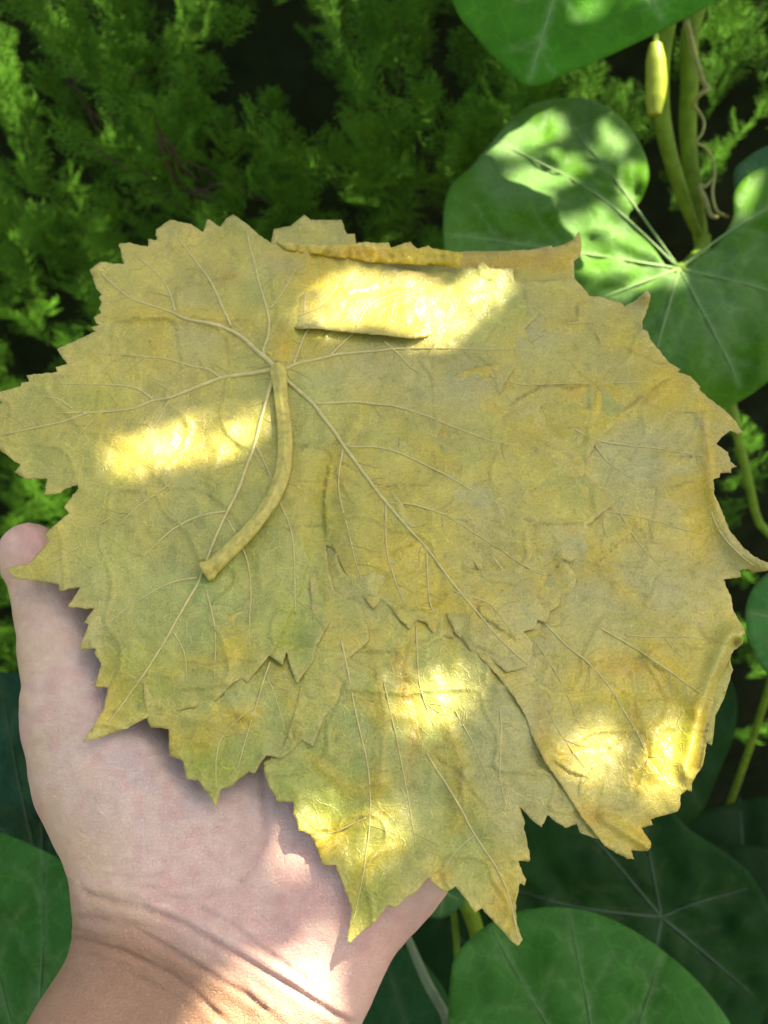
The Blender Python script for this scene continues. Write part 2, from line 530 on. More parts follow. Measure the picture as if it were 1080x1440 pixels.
# ------------------------------------------------------------------ squash plants
def squash_leaf(parent, outline, pl, center, tips, base=(.045, .14, .03), amp=.004, seed=1, spacing=9, label=None, cup=0.0, fine=True, gray=.0, vr=4.0, vm=None):
    ol = catmull(outline, 7)
    j = np.random.default_rng(seed)
    V, Fc, B = triangulate(ol, spacing, 0.5, seed)
    u, v = V[:, 0], V[:, 1]
    c = np.array(center, float)
    ves = [catmull(np.array([c, (c + np.array(t)) / 2 + j.normal(0, 6, 2), t]), 6, False) for t in tips]
    dmin = np.full(len(u), 1e9)
    for p in ves: dmin = np.minimum(dmin, polydist(u, v, p)[0])
    lat = []
    if fine:
        for p in ves:
            Lp = np.hypot(*(p[-1] - p[0]))
            for k in range(1, 4):
                b = p[int(len(p) * (k * .22 + .08))]; d = (p[-1] - p[0]) / (Lp + 1e-6)
                for s in (-1, 1):
                    a = math.radians(42) * s; e = np.array([d[0] * math.cos(a) - d[1] * math.sin(a), d[0] * math.sin(a) + d[1] * math.cos(a)])
                    q2 = b + e * Lp * (.42 - .08 * k) + j.normal(0, 8, 2)
                    lat.append(catmull(np.array([b, (b + q2) / 2 + d * Lp * .02, q2]), 4, False))
    dl = np.full(len(u), 1e9)
    for p in lat: dl = np.minimum(dl, polydist(u, v, p)[0])
    r = np.hypot(u - c[0], v - c[1]) / 300
    def hfun(u, v, dmin, dl):
        return amp * (1.0 * fbm(u, v, 170, seed * 13, 3) + .55 * vnoise(u, v, 34, seed + 5) - .35 * np.exp(-(dmin / 16) ** 2) - .2 * np.exp(-(dl / 9) ** 2)) \
            - cup * (np.hypot(u - c[0], v - c[1]) / 300) ** 2
    h = hfun(u, v, dmin, dl)
    col_ = np.tile(np.array(base), (len(u), 1))
    nz = fbm(u, v, 60, seed + 40, 4)
    col_ = col_ * (1 + .22 * nz)[:, None]
    col_ = mix(col_, np.array([.13, .24, .075]) * (base[1] / .14), .5 * np.exp(-(dmin / 5) ** 2) + .35 * np.exp(-(dl / 4) ** 2))
    col_ = mix(col_, np.array([.16, .24, .13]), gray * np.clip(.5 + nz, 0, 1))
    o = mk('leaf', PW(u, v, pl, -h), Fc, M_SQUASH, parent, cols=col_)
    md = o.modifiers.new('thickness', 'SOLIDIFY'); md.thickness = .0006; md.offset = -1
    if label: o['label'] = label
    for p in ves:
        pu_, pv_ = p[:, 0], p[:, 1]
        hh = hfun(pu_, pv_, np.zeros(len(pu_)), np.full(len(pu_), 99.))
        sc = 1.0 / (pl[0] + pl[1] * (pu_ - 540) + pl[2] * (pv_ - 720)) / F
        v_, f_ = tube(PW(pu_, pv_, pl, -hh), np.linspace(vr, 1.0, len(p)) * sc * .6, 6)
        mk('vein', v_, f_, vm or M_SVEIN, o)
    return o

def stem(parent, name, pts, rad, mat, sides=8, n=8, wob=0.0):
    p = catmull(np.array(pts, float), n, False)
    v_, f_ = tube(p, np.interp(np.linspace(0, 1, len(p)), np.linspace(0, 1, len(rad)), rad), sides)
    return mk(name, v_, f_, mat, parent)

PL2 = plane(.55, 24, 6, 900, 380)
vine = empty('squash_vine', (.33, .72, 0), 'climbing squash vine with big lobed leaves and a curly tendril, upper right', 'vine')
L2 = [(948, 384), (918, 348), (893, 322), (884, 303), (901, 282), (913, 248), (905, 212), (884, 176), (845, 146), (795, 137), (742, 150), (705, 184), (668, 228), (634, 262), (624, 300), (626, 355),
      (640, 430), (690, 500), (780, 560), (880, 590), (960, 590), (1022, 572), (1065, 548), (1110, 510), (1165, 440), (1190, 350), (1165, 275), (1110, 232), (1062, 240), (1034, 268), (1031, 305), (1010, 340), (975, 368)]
squash_leaf(vine, L2, PL2, (955, 378), [(700, 200), (790, 160), (640, 330), (720, 480), (900, 570), (1040, 540), (1150, 430), (1120, 270)], base=(.055, .175, .005), amp=.006, seed=3, gray=.35, spacing=7,
            label='large squash leaf with sun streaks on its left half')
PL1 = plane(.50, 10, -8, 760, 20)
L1 = [(745, 121), (700, 86), (668, 50), (642, 15), (628, -40), (640, -130), (720, -220), (850, -250), (980, -210), (1060, -120), (1065, -45), (1005, 2), (935, 40), (865, 74), (800, 101)]
squash_leaf(vine, L1, PL1, (840, -150), [(745, 112), (650, -20), (930, 30), (1050, -60), (680, -180), (980, -190)], base=(.046, .195, .010), amp=.003, seed=5, spacing=9, label='smooth dark green squash leaf cut by the top of the photo')
PL3 = plane(.64, 5, 10, 1080, 230)
squash_leaf(vine, [(1032, 245), (1050, 222), (1080, 205), (1130, 190), (1180, 220), (1170, 300), (1100, 320), (1045, 300)], PL3, (1120, 300), [(1050, 240), (1100, 205), (1160, 230)], base=(.04, .12, .04), seed=8, fine=False)
PL4 = plane(.50, 15, 12, 1080, 870)
squash_leaf(vine, [(1049, 862), (1058, 830), (1080, 806), (1120, 780), (1190, 790), (1230, 870), (1190, 960), (1120, 975), (1078, 945), (1056, 905)], PL4, (1200, 870), [(1055, 862), (1090, 930), (1100, 800)], base=(.045, .155, .03), seed=11, fine=False)
# stems of the vine
stem(vine, 'stem', [px(1010, -60, .62), px(972, 40, .63), px(970, 110, .64), px(968, 200, .66), px(985, 330, .68), px(1010, 480, .70), px(1035, 600, .70), px(1062, 720, .72), px(1100, 900, .78), np.array([.34, .72, .35]), np.array([.33, .72, 0])], [.0055, .006, .006, .0055, .0045, .0032, .003, .003, .008], M_STEM)
stem(vine, 'stem', [px(960, -40, .60), px(940, 40, .62), px(930, 110, .63), px(935, 190, .645), px(965, 290, .665), px(982, 330, .675)], [.004, .0042, .005, .0055, .0042, .003], M_STEM)
stem(vine, 'petiole', [PW(955, 378, PL2, .002), px(968, 372, .575), px(985, 352, .62), px(992, 335, .67)], [.003, .004, .004, .004], M_STEM)
stem(vine, 'petiole', [PW(840, -150, PL1, .003), px(900, -120, .55), px(985, -20, .625)], [.004, .004, .004], M_STEM)
stem(vine, 'petiole', [PW(1120, 300, PL3, .002), px(1110, 340, .66), px(1015, 480, .70)], [.003, .003, .003], M_STEM)
stem(vine, 'petiole', [PW(1200, 870, PL4, .002), px(1180, 880, .6), px(1098, 890, .775)], [.003, .003, .003], M_STEM)
# bud
stem(vine, 'flower_bud', [px(922, 62, .60), px(922, 85, .60), px(923, 115, .60), px(921, 140, .60), px(920, 162, .60)], [.0035, .0058, .0064, .0058, .0036], plain_material('flower_bud_skin', (.33, .42, .03), .5, .25, 90, translucent=.2), 10)
stem(vine, 'petiole', [px(922, 64, .60), px(925, 30, .61), px(938, 20, .62)], [.0018, .002, .0024], M_STEM)
# tendril
td = [(965, 28), (975, 70), (988, 112), (996, 125), (985, 132), (975, 146), (982, 156), (990, 170), (988, 186), (980, 200), (992, 208), (1003, 225), (1005, 248), (1002, 270), (1008, 296), (1024, 305)]
stem(vine, 'tendril', [px(a, b, .575 + .006 * math.sin(i * 1.3)) for i, (a, b) in enumerate(td)], [.0018, .0014, .0008, .0008, .0010], M_DRY, 7)
stem(vine, 'tendril', [px(a, b, .58) for a, b in [(1003, 250), (992, 262), (984, 262), (992, 280), (1000, 302), (1010, 306)]], [.0008, .0014, .0016, .0010], M_DRY, 7)

pr = empty('squash_plant', (.12, .55, 0), 'squash plant with broad dark leaves below the held leaves, lower right', 'plant')
PL5 = plane(.46, 22, 0, 820, 1400)
squash_leaf(pr, [(634, 1372), (648, 1335), (690, 1298), (750, 1278), (822, 1280), (890, 1308), (955, 1355), (1003, 1405), (1035, 1460), (1050, 1560), (990, 1660), (860, 1700), (740, 1670), (660, 1580), (632, 1470)], PL5, (850, 1560),
            [(690, 1305), (800, 1285), (930, 1345), (1030, 1470), (650, 1440)], base=(.030, .138, .014), vm=M_MVEIN, amp=.0035, seed=15, gray=.12, label='broad rounded squash leaf at the bottom edge of the photo')
PL6 = plane(.58, 12, 8, 880, 1250)
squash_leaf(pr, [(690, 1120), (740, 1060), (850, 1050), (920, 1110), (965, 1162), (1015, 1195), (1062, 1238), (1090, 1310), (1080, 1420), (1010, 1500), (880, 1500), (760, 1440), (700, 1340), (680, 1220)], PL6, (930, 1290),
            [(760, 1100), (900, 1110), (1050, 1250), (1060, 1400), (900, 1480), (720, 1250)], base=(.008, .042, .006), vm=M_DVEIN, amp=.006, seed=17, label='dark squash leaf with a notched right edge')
PL10 = plane(.62, 0, 15, 980, 1000)
squash_leaf(pr, [(900, 880), (980, 900), (1030, 960), (1035, 1020), (1010, 1090), (980, 1150), (930, 1170), (870, 1100), (860, 960)], PL10, (900, 900), [(1020, 980), (980, 1130), (900, 1120)], base=(.008, .040, .006), vm=M_DVEIN, seed=19, fine=False)
PL9 = plane(.52, 10, 0, 620, 1260)
squash_leaf(pr, [(588, 1280), (600, 1289), (622, 1291), (643, 1279), (654, 1262), (640, 1225), (610, 1205), (580, 1230)], PL9, (620, 1215), [(620, 1285), (645, 1265)], base=(.05, .16, .045), seed=21, spacing=6, fine=False)
PL11 = plane(.56, 18, -6, 540, 1400)
squash_leaf(pr, [(470, 1350), (520, 1335), (565, 1330), (610, 1370), (640, 1430), (650, 1520), (580, 1580), (480, 1560), (430, 1470)], PL11, (600, 1560), [(540, 1345), (480, 1430), (630, 1440)], base=(.018, .075, .020), vm=M_DVEIN, seed=23, fine=False)
for k, (cx_, cy_, d_, r_px, sd_) in enumerate([(1010, 1330, .80, 190, 41), (1040, 1240, .86, 150, 42), (720, 1330, .74, 190, 43), (980, 1500, .72, 200, 44), (600, 1420, .78, 170, 45), (1110, 1420, .66, 150, 46)]):
    tt_ = np.linspace(0, 6.283, 13)[:-1] + .3 * k; rj = np.random.default_rng(sd_)
    ol_ = [(cx_ + r_px * (1 + rj.uniform(-.12, .12)) * math.cos(a), cy_ + r_px * .8 * (1 + rj.uniform(-.12, .12)) * math.sin(a)) for a in tt_]
    squash_leaf(pr, ol_, plane(d_, 20, 0, cx_, cy_), (cx_, cy_ + 60), [(cx_ - 120, cy_ - 60), (cx_, cy_ - 120), (cx_ + 120, cy_ - 40)], base=(.006, .030, .005), vm=M_DVEIN, amp=.006, seed=sd_, spacing=14, fine=False)  # filler leaves added in the gaps, near-black base stands for deep shade
    stem(pr, 'petiole', [px(cx_, cy_ + 60, d_ + .004), px(cx_, cy_ + 90, d_ + .08), np.array([.13, .55, .25]), np.array([.12, .55, 0])], [.003, .004, .005, .006], M_STEM)
stem(pr, 'petiole', [px(560, 1290, .54), px(578, 1330, .53), px(600, 1380, .52), px(625, 1425, .515), px(650, 1480, .53), np.array([.10, .52, .6]), np.array([.12, .55, 0])], [.0022, .0022, .0026, .0026, .003, .005, .007], M_PALESTEM)
stem(pr, 'petiole', [PW(850, 1560, PL5, .002), px(850, 1600, .55), np.array([.13, .54, .5]), np.array([.12, .55, .02])], [.003, .004, .005, .007], M_STEM)
stem(pr, 'petiole', [PW(900, 900, PL10, .002), px(880, 1000, .7), np.array([.14, .56, .3])], [.003, .004, .005], M_STEM)
stem(pr, 'petiole', [PW(620, 1215, PL9, .002), px(640, 1300, .6), px(650, 1480, .535)], [.002, .002, .003], M_STEM)
stem(pr, 'petiole', [px(645, 1255, .55), px(660, 1280, .55), px(672, 1320, .56), px(680, 1400, .6)], [.0035, .0045, .0045, .004], M_STEM)

plf = empty('squash_plant', (-.22, .5, 0), 'squash plant with blue green leaves beside the forearm, lower left', 'plant')
PL7 = plane(.42, 15, -10, 60, 1320)
squash_leaf(plf, [(-20, 1172), (20, 1178), (60, 1196), (90, 1212), (122, 1216), (160, 1240), (200, 1300), (190, 1420), (130, 1520), (20, 1560), (-120, 1530), (-190, 1420), (-180, 1290), (-110, 1200)], PL7, (40, 1540),
            [(60, 1200), (150, 1280), (-60, 1190), (-150, 1330), (90, 1380)], base=(.030, .138, .016), vm=M_MVEIN, amp=.004, seed=27, gray=.1, label='mid green squash leaf in the lower left corner')
PL8 = plane(.50, 5, -20, 40, 1080)
squash_leaf(plf, [(-60, 940), (0, 945), (40, 955), (90, 1000), (130, 1080), (160, 1170), (150, 1260), (60, 1270), (-60, 1250), (-140, 1150), (-130, 1010)], PL8, (60, 1250), [(0, 960), (60, 990), (120, 1120), (-80, 1050)], base=(.011, .058, .026), vm=M_DVEIN, amp=.006, seed=29, fine=True, label='dark blue green squash leaf left of the wrist')
stem(plf, 'petiole', [PW(40, 1540, PL7, .002), px(40, 1560, .5), np.array([-.2, .48, .5]), np.array([-.22, .5, 0])], [.003, .004, .005, .007], M_STEM)
stem(plf, 'petiole', [PW(60, 1250, PL8, .002), px(60, 1300, .6), np.array([-.2, .5, .55])], [.003, .004, .005], M_STEM)

# ------------------------------------------------------------------ the hand
PS = plane(.292, 28)                                # plane of the leaf stack
def pxm(u, v):                                      # metres per pixel there
    return 1.0 / (PS[0] + PS[1] * (u - 540) + PS[2] * (v - 720)) / F
def ball(u, v, rp, front):
    """a sphere seen at (u,v) with pixel radius rp whose front lies 'front' m behind the stack plane"""
    r = rp * pxm(u, v)
    return P(u, v, PS, front + r), r * (1 + (front + r) / .3)
palm_prims = []; finger_prims = []
def cone(dst, a, b): dst.append((a[0], a[1], b[0], b[1]))
# thenar and thumb
cone(palm_prims, ball(245, 1175, 112, .0055), ball(128, 1015, 88, .0052))
cone(palm_prims, ball(218, 1262, 86, .007), ball(150, 1100, 95, .006))
thumb = [ball(112, 990, 78, .005), ball(96, 915, 66, .005), ball(84, 855, 60, .0055), ball(66, 805, 53, .0055), ball(44, 782, 43, .0055), ball(37, 772, 35, .007)]
finger_prims.append([(thumb[i], thumb[i + 1]) for i in range(len(thumb) - 1)])
# hypothenar
cone(palm_prims, ball(442, 1345, 84, .008), ball(540, 1190, 92, .0065))
cone(palm_prims, ball(540, 1190, 92, .0065), ball(628, 1040, 66, .008))
# metacarpals
MC = {'i': (430, 870), 'm': (511, 903), 'r': (592, 955), 'l': (650, 1015)}
for k, (a, b, r) in {'i': (290, 1240, 70), 'm': (350, 1260, 72), 'r': (410, 1280, 72), 'l': (460, 1290, 70)}.items():
    cone(palm_prims, ball(a, b, r, .009), ball(MC[k][0], MC[k][1], 58, .008))
# fingers
def finger(mc, d, L, r0, r1, off):
    d = np.array(d, float) / np.hypot(*d); pts = []
    for t, dz in ((0, 0), (.45, .0), (.75, .002), (1, .008)):
        p = np.array(mc) + d * L * t; pts.append(ball(p[0], p[1], r0 + (r1 - r0) * t, off + dz))
    finger_prims.append([(pts[i], pts[i + 1]) for i in range(3)])
finger(MC['i'], (.30, -.95), 330, 50, 38, .010)
finger(MC['m'], (.42, -.91), 370, 51, 38, .010)
finger(MC['r'], (.53, -.85), 335, 49, 37, .010)
finger(MC['l'], (.64, -.77), 255, 43, 33, .010)
# wrist and forearm
def camp(x, y, z, r): return (np.array([x, y, z]), r)
wr = ball(212, 1300, 84, .009); wu = ball(418, 1392, 84, .009); wc = ball(315, 1345, 92, .008)
fr = ball(150, 1480, 108, .010); fu = ball(330, 1570, 108, .010)
ex = camp(-.155, -.320, .165, .036); ey = camp(-.110, -.340, .160, .036)
arm_prims = [(*wr, *fr), (*wu, *fu), (*wc, *ball(240, 1520, 118, .008)), (*fr, *ex), (*fu, *ey), (*ball(240, 1520, 118, .008), *camp(-.132, -.330, .165, .036)),
             (*ball(205, 1255, 84, .010), *wr), (*ball(440, 1345, 84, .010), *wu), (*ball(330, 1290, 84, .011), *wc)]

allp = [(p[0], p[1]) for p in palm_prims + arm_prims] + [(p[2], p[3]) for p in palm_prims + arm_prims] + [e for f in finger_prims for s in f for e in s]
lo = np.min([c - r for c, r in allp], 0) - .006; hi = np.max([c + r for c, r in allp], 0) + .006
RES = .00125
dims = np.ceil((hi - lo) / RES).astype(int) + 1
ax = [lo[k] + RES * np.arange(dims[k]) for k in range(3)]
BIG = .05
def smin(a, b, k):
    h = np.clip(.5 + .5 * (b - a) / k, 0, 1)
    return b + (a - b) * h - k * h * (1 - h)
def put(field, a, ra, b, rb, k):
    pad = .022
    l2 = np.minimum(a - ra, b - rb) - pad; h2 = np.maximum(a + ra, b + rb) + pad
    i0 = np.clip(((l2 - lo) / RES).astype(int), 0, dims); i1 = np.clip(((h2 - lo) / RES).astype(int) + 2, 0, dims)
    sl_ = tuple(slice(x, y) for x, y in zip(i0, i1))
    X = ax[0][sl_[0]][:, None, None] - a[0]; Y = ax[1][sl_[1]][None, :, None] - a[1]; Z = ax[2][sl_[2]][None, None, :] - a[2]
    d = b - a; L2 = d @ d + 1e-12
    t = np.clip((X * d[0] + Y * d[1] + Z * d[2]) / L2, 0, 1)
    D = np.sqrt((X - t * d[0]) ** 2 + (Y - t * d[1]) ** 2 + (Z - t * d[2]) ** 2) - (ra + (rb - ra) * t)
    field[sl_] = smin(field[sl_], D, k)
fld = np.full(dims, BIG, np.float64)
for p in palm_prims: put(fld, *p, .012)
for p in arm_prims: put(fld, *p, .009)
for fi, f in enumerate(finger_prims):
    ff = np.full(dims, BIG, np.float64)
    for (a, b) in f: put(ff, *a, *b, .003)
    fld = smin(fld, ff, .004 if fi else .006)
# surface nets
def surface_nets(f):
    s = f < 0
    nx, ny, nz = f.shape
    acc = np.zeros((nx - 1, ny - 1, nz - 1, 3)); cnt = np.zeros((nx - 1, ny - 1, nz - 1))
    corners = [(i, j, k) for i in (0, 1) for j in (0, 1) for k in (0, 1)]
    def sub(a, c): return a[c[0]:nx - 1 + c[0], c[1]:ny - 1 + c[1], c[2]:nz - 1 + c[2]]
    ssum = sum(sub(s, c).astype(np.int8) for c in corners)
    act = (ssum > 0) & (ssum < 8)
    I = np.argwhere(act)
    val = {c: f[I[:, 0] + c[0], I[:, 1] + c[1], I[:, 2] + c[2]] for c in corners}
    pos = np.zeros((len(I), 3)); n_ = np.zeros(len(I))
    for c in corners:
        for axx in range(3):
            if c[axx] == 0:
                c2 = list(c); c2[axx] = 1; c2 = tuple(c2)
                a, b = val[c], val[c2]; m = (a < 0) != (b < 0)
                t = np.where(m, a / (a - b + 1e-20), 0)
                q_ = np.tile(np.array(c, float), (len(I), 1)); q_[:, axx] = t
                pos += np.where(m[:, None], q_, 0); n_ += m
    pos = pos / n_[:, None] + I
    idx = -np.ones(act.shape, np.int64); idx[act] = np.arange(len(I))
    faces = []
    for axx in range(3):
        o1, o2 = [(1, 2), (2, 0), (0, 1)][axx]
        sa = [slice(1, -1)] * 3; sb = [slice(1, -1)] * 3
        sa[axx] = slice(0, -1); sb[axx] = slice(1, None)
        ch = s[tuple(sa)] != s[tuple(sb)]
        E = np.argwhere(ch); off = np.ones(3, int); off[axx] = 0; E = E + off
        flip = s[E[:, 0], E[:, 1], E[:, 2]]
        d1 = np.zeros(3, int); d1[o1] = 1; d2 = np.zeros(3, int); d2[o2] = 1
        qd = np.stack([idx[tuple((E - x).T)] for x in (d1 * 0, d1, d1 + d2, d2)], 1)
        qd[flip] = qd[flip][:, ::-1]
        faces.append(qd[:, ::-1])
    return pos, np.vstack(faces)
hp, hf = surface_nets(fld)
hw = W(lo + hp * RES)
t0_, t1_, t2_ = hw[hf[:, 0]], hw[hf[:, 1]], hw[hf[:, 2]]
if np.einsum('ij,ij->i', t0_ - hw.mean(0), np.cross(t1_ - hw.mean(0), t2_ - hw.mean(0))).sum() < 0: hf = hf[:, ::-1]
tmp = bpy.data.meshes.new('tmp'); tmp.from_pydata(hw.tolist(), [], hf.tolist()); tmp.update()
to = bpy.data.objects.new('tmp', tmp); col.objects.link(to)
sm = to.modifiers.new('s', 'SMOOTH'); sm.factor = .5; sm.iterations = 6
ss = to.modifiers.new('ss', 'SUBSURF'); ss.levels = 1; ss.render_levels = 1
dg = bpy.context.evaluated_depsgraph_get()
ev = bpy.data.meshes.new_from_object(to.evaluated_get(dg))
nv = len(ev.vertices); co = np.empty(nv * 3, np.float32); ev.vertices.foreach_get('co', co); co = co.reshape(-1, 3).astype(float)
no = np.empty(nv * 3, np.float32); ev.vertices.foreach_get('normal', no); no = no.reshape(-1, 3).astype(float)
nf = len(ev.polygons); fa = np.empty(nf * 4, np.int32); ev.loops.foreach_get('vertex_index', fa); fa = fa.reshape(-1, 4)
bpy.data.objects.remove(to); bpy.data.meshes.remove(tmp)
hu, hv = toPx(co)
front = np.clip(-(no @ FWD) * 4 + .7, 0, 1)
CRE = [  # (polyline px, depth mm, width px)
    ([(112, 1246), (125, 1256), (160, 1268), (200, 1275), (260, 1300), (320, 1335), (380, 1370), (430, 1400), (470, 1426), (500, 1440)], 1.15, 4.5),
    ([(108, 1288), (125, 1291), (190, 1305), (250, 1340), (300, 1372), (350, 1402), (400, 1440)], .7, 4.2),
    ([(100, 1318), (118, 1321), (180, 1340), (240, 1370), (280, 1400), (330, 1450)], .8, 4.5),
    ([(150, 1262), (175, 1266), (270, 1262), (330, 1249)], .55, 5),
    ([(270, 1270), (320, 1296), (370, 1335), (420, 1370), (460, 1406)], .75, 4),
    ([(369, 1070), (371, 1120), (373, 1180), (350, 1225), (330, 1249)], .8, 6),
    ([(58, 940), (70, 975), (84, 1004)], .45, 13), ([(96, 960), (112, 1000)], .2, 10), ([(125, 925), (104, 975)], .25, 10),
    ([(140, 1255), (200, 1262)], .5, 5), ([(150, 1240), (215, 1250), (280, 1244)], .4, 4), ([(22, 838), (70, 842), (120, 838)], .25, 8), ([(24, 858), (70, 862), (120, 858)], .2, 7),
    ([(300, 1350), (345, 1392), (385, 1440)], .3, 4), ([(160, 1290), (215, 1308), (270, 1338)], .25, 4), ([(120, 1340), (180, 1365), (230, 1395)], .25, 5)]
rc = np.random.default_rng(17)
c1_ = np.array(CRE[0][0][1:-1], float)
for k_ in range(16):
    o_ = rc.uniform(14, 120) if k_ < 12 else -rc.uniform(10, 30)
    a_ = rc.uniform(0, .55); b_ = a_ + rc.uniform(.25, .45)
    q_ = catmull(c1_ + np.array([-.43, .9]) * o_ + rc.normal(0, 2.0, c1_.shape), 5, False); q_ = q_[int(a_ * len(q_)):int(min(1, b_) * len(q_))]
    CRE.append(([tuple(x) for x in q_[::3]], rc.uniform(.18, .38), 3.4))
for k_ in range(10):                       # fine creases on the ball of the thumb
    x0 = rc.uniform(128, 200); y0 = rc.uniform(1190, 1256); L_ = rc.uniform(40, 110)
    CRE.append(([(x0, y0), (x0 + L_ * .5, y0 + 5 + rc.normal(0, 2)), (x0 + L_, y0 + rc.normal(-2, 3))], rc.uniform(.15, .3), 3.4))
disp = np.zeros(nv); cline = np.zeros(nv)
near = (hu > -60) & (hu < 640) & (hv > 700) & (hv < 1500)
for pl_, dmm, wpx in CRE:
    D, sd, t = polydist(hu[near], hv[near], pl_)
    fade = np.clip(np.minimum(t, 1 - t) * 8 + .25, 0, 1)
    g_ = np.exp(-(D / wpx) ** 2) * fade
    disp[near] += (-.58 * dmm * g_ + .22 * dmm * np.exp(-((D - 2.6 * wpx) / (1.7 * wpx)) ** 2) * fade + (min(.6 * dmm, .9) * np.exp(-D / 22) * np.where(sd > 0, 1, 0) * (1 - g_) * fade if dmm > .65 and wpx < 4.7 and len(pl_) > 5 else 0)) * .001
    cline[near] = np.maximum(cline[near], g_ * np.clip(dmm * .6 - .1, 0, .7))
disp *= front
disp += .0005 * fbm(hu, hv, 90, 51, 3) * front + .00015 * vnoise(hu, hv, 16, 61)
co2 = co + no * disp[:, None]
# skin pigment: pink palm, browner forearm, pinker pads
t_arm = np.zeros(nv)
D, sd, t = polydist(hu, hv, CRE[0][0])
along = (hu - 300) * (-.43) + (hv - 1335) * .9
D, sd, t = polydist(hu, hv, CRE[0][0]); t_arm = np.where(sd < 0, np.clip((D + 4) / 60, 0, 1) ** .8, 0) * (along > -120)
pal = np.array([.59, .425, .325]); tan = np.array([.32, .18, .098]); pink = np.array([.60, .335, .265]); yel = np.array([.62, .425, .23])
sk = np.tile(pal, (nv, 1))
sk = mix(sk, yel, .7 * np.clip(1 - (hu - (30 + .42 * np.clip(hv - 980, 0, 400))) / 90, 0, 1))
sk = mix(sk, pink, np.exp(-(((hu - 430) / 130) ** 2 + ((hv - 1290) / 130) ** 2)) * .75)
sk = mix(sk, pink, np.exp(-(((hu - 45) / 60) ** 2 + ((hv - 760) / 60) ** 2)) * .8)
sk = mix(sk, pink, np.clip(fbm(hu, hv, 120, 71, 4) * 1.1, 0, .45))
sk = mix(sk, np.array([.40, .32, .31]), np.clip(fbm(hu, hv, 70, 91, 4) * 1.3 - .1, 0, .5) * np.exp(-(((hu - 230) / 130) ** 2 + ((hv - 1100) / 110) ** 2)))
sk = mix(sk, pal * 1.06, np.clip(fbm(hu, hv, 35, 81, 3), 0, .5))
sk = sk * (1 + .07 * fbm(hu, hv, 14, 171, 3))[:, None]; sk = mix(sk, pink * .93, np.clip(vnoise(hu, hv, 20, 181) * 1.6 - .5, 0, .35))
sk = mix(sk, tan, t_arm)
sk = mix(sk, np.array([.30, .14, .10]), cline * .5)
m, nt, out = newmat('skin')
tc = N(nt, 'ShaderNodeTexCoord'); at = N(nt, 'ShaderNodeAttribute', attribute_name='pigment')
n1 = N(nt, 'ShaderNodeTexNoise', Scale=260.0, Detail=5.0, Roughness=.65); nt.links.new(tc.outputs['Object'], n1.inputs['Vector'])
n2 = N(nt, 'ShaderNodeTexVoronoi', feature='DISTANCE_TO_EDGE', Scale=1100.0); nt.links.new(tc.outputs['Object'], n2.inputs['Vector'])
n3 = N(nt, 'ShaderNodeTexNoise', Scale=900.0, Detail=3.0); nt.links.new(tc.outputs['Object'], n3.inputs['Vector'])
c = mul(nt, at.outputs['Color'], ramp(nt, n1.outputs['Fac'], [(.3, (.93, .88, .87)), (.7, (1.05, 1.07, 1.07))]))
bs = N(nt, 'ShaderNodeBsdfPrincipled', Roughness=.5); nt.links.new(c, bs.inputs['Base Color'])
bs.inputs['Subsurface Weight'].default_value = .12; bs.inputs['Subsurface Radius'].default_value = (1, .4, .25); bs.inputs['Subsurface Scale'].default_value = .003
bs.inputs['Specular IOR Level'].default_value = .4
bp = N(nt, 'ShaderNodeBump', Strength=.55, Distance=.0004)
nt.links.new(math2(nt, 'MULTIPLY_ADD', math2(nt, 'MINIMUM', n2.outputs['Distance'], .10), 7.0, math2(nt, 'ADD', n1.outputs['Fac'], n3.outputs['Fac'])), bp.inputs['Height'])
nt.links.new(bp.outputs[0], bs.inputs['Normal']); nt.links.new(bs.outputs[0], out.inputs['Surface'])
hand = mk('person_hand', co2, fa, m, cols=sk)
tag(hand, 'bare left hand and forearm, palm up, holding the stack of leaves', 'hand')
# nails on the backs of the five fingertips
M_NAIL = plain_material('nail', (.62, .42, .36), .3, .06, 100, bump=.02)
for f in finger_prims:
    (ca, ra), (cb, rb) = f[-1]
    d = (cb - ca) / np.linalg.norm(cb - ca)
    thumb_ = f is finger_prims[0]
    back = np.array([-.95, -.1, .35]) if thumb_ else np.array([0, 0.3, 1.0])
    back = back - (back @ d) * d; back /= np.linalg.norm(back); sd = np.cross(d, back)
    vv = []; ff = []
    for i in range(7):
        for j in range(7):
            a = (j - 3) / 3 * .85; s_ = (i / 6) * 1.3 * rb - .35 * rb
            rr = rb * 1.0 + .0006 + .0 * i
            vv.append(cb + d * s_ + rr * (math.cos(a) * back + math.sin(a) * sd) * (1 - .10 * (i / 6) ** 2))
    for i in range(6):
        for j in range(6): ff.append((i * 7 + j, i * 7 + j + 1, i * 7 + j + 8, i * 7 + j + 7))
    o = mk('nail', W(np.array(vv)), ff, M_NAIL, hand)
    md = o.modifiers.new('thickness', 'SOLIDIFY'); md.thickness = .0007; md.offset = 0

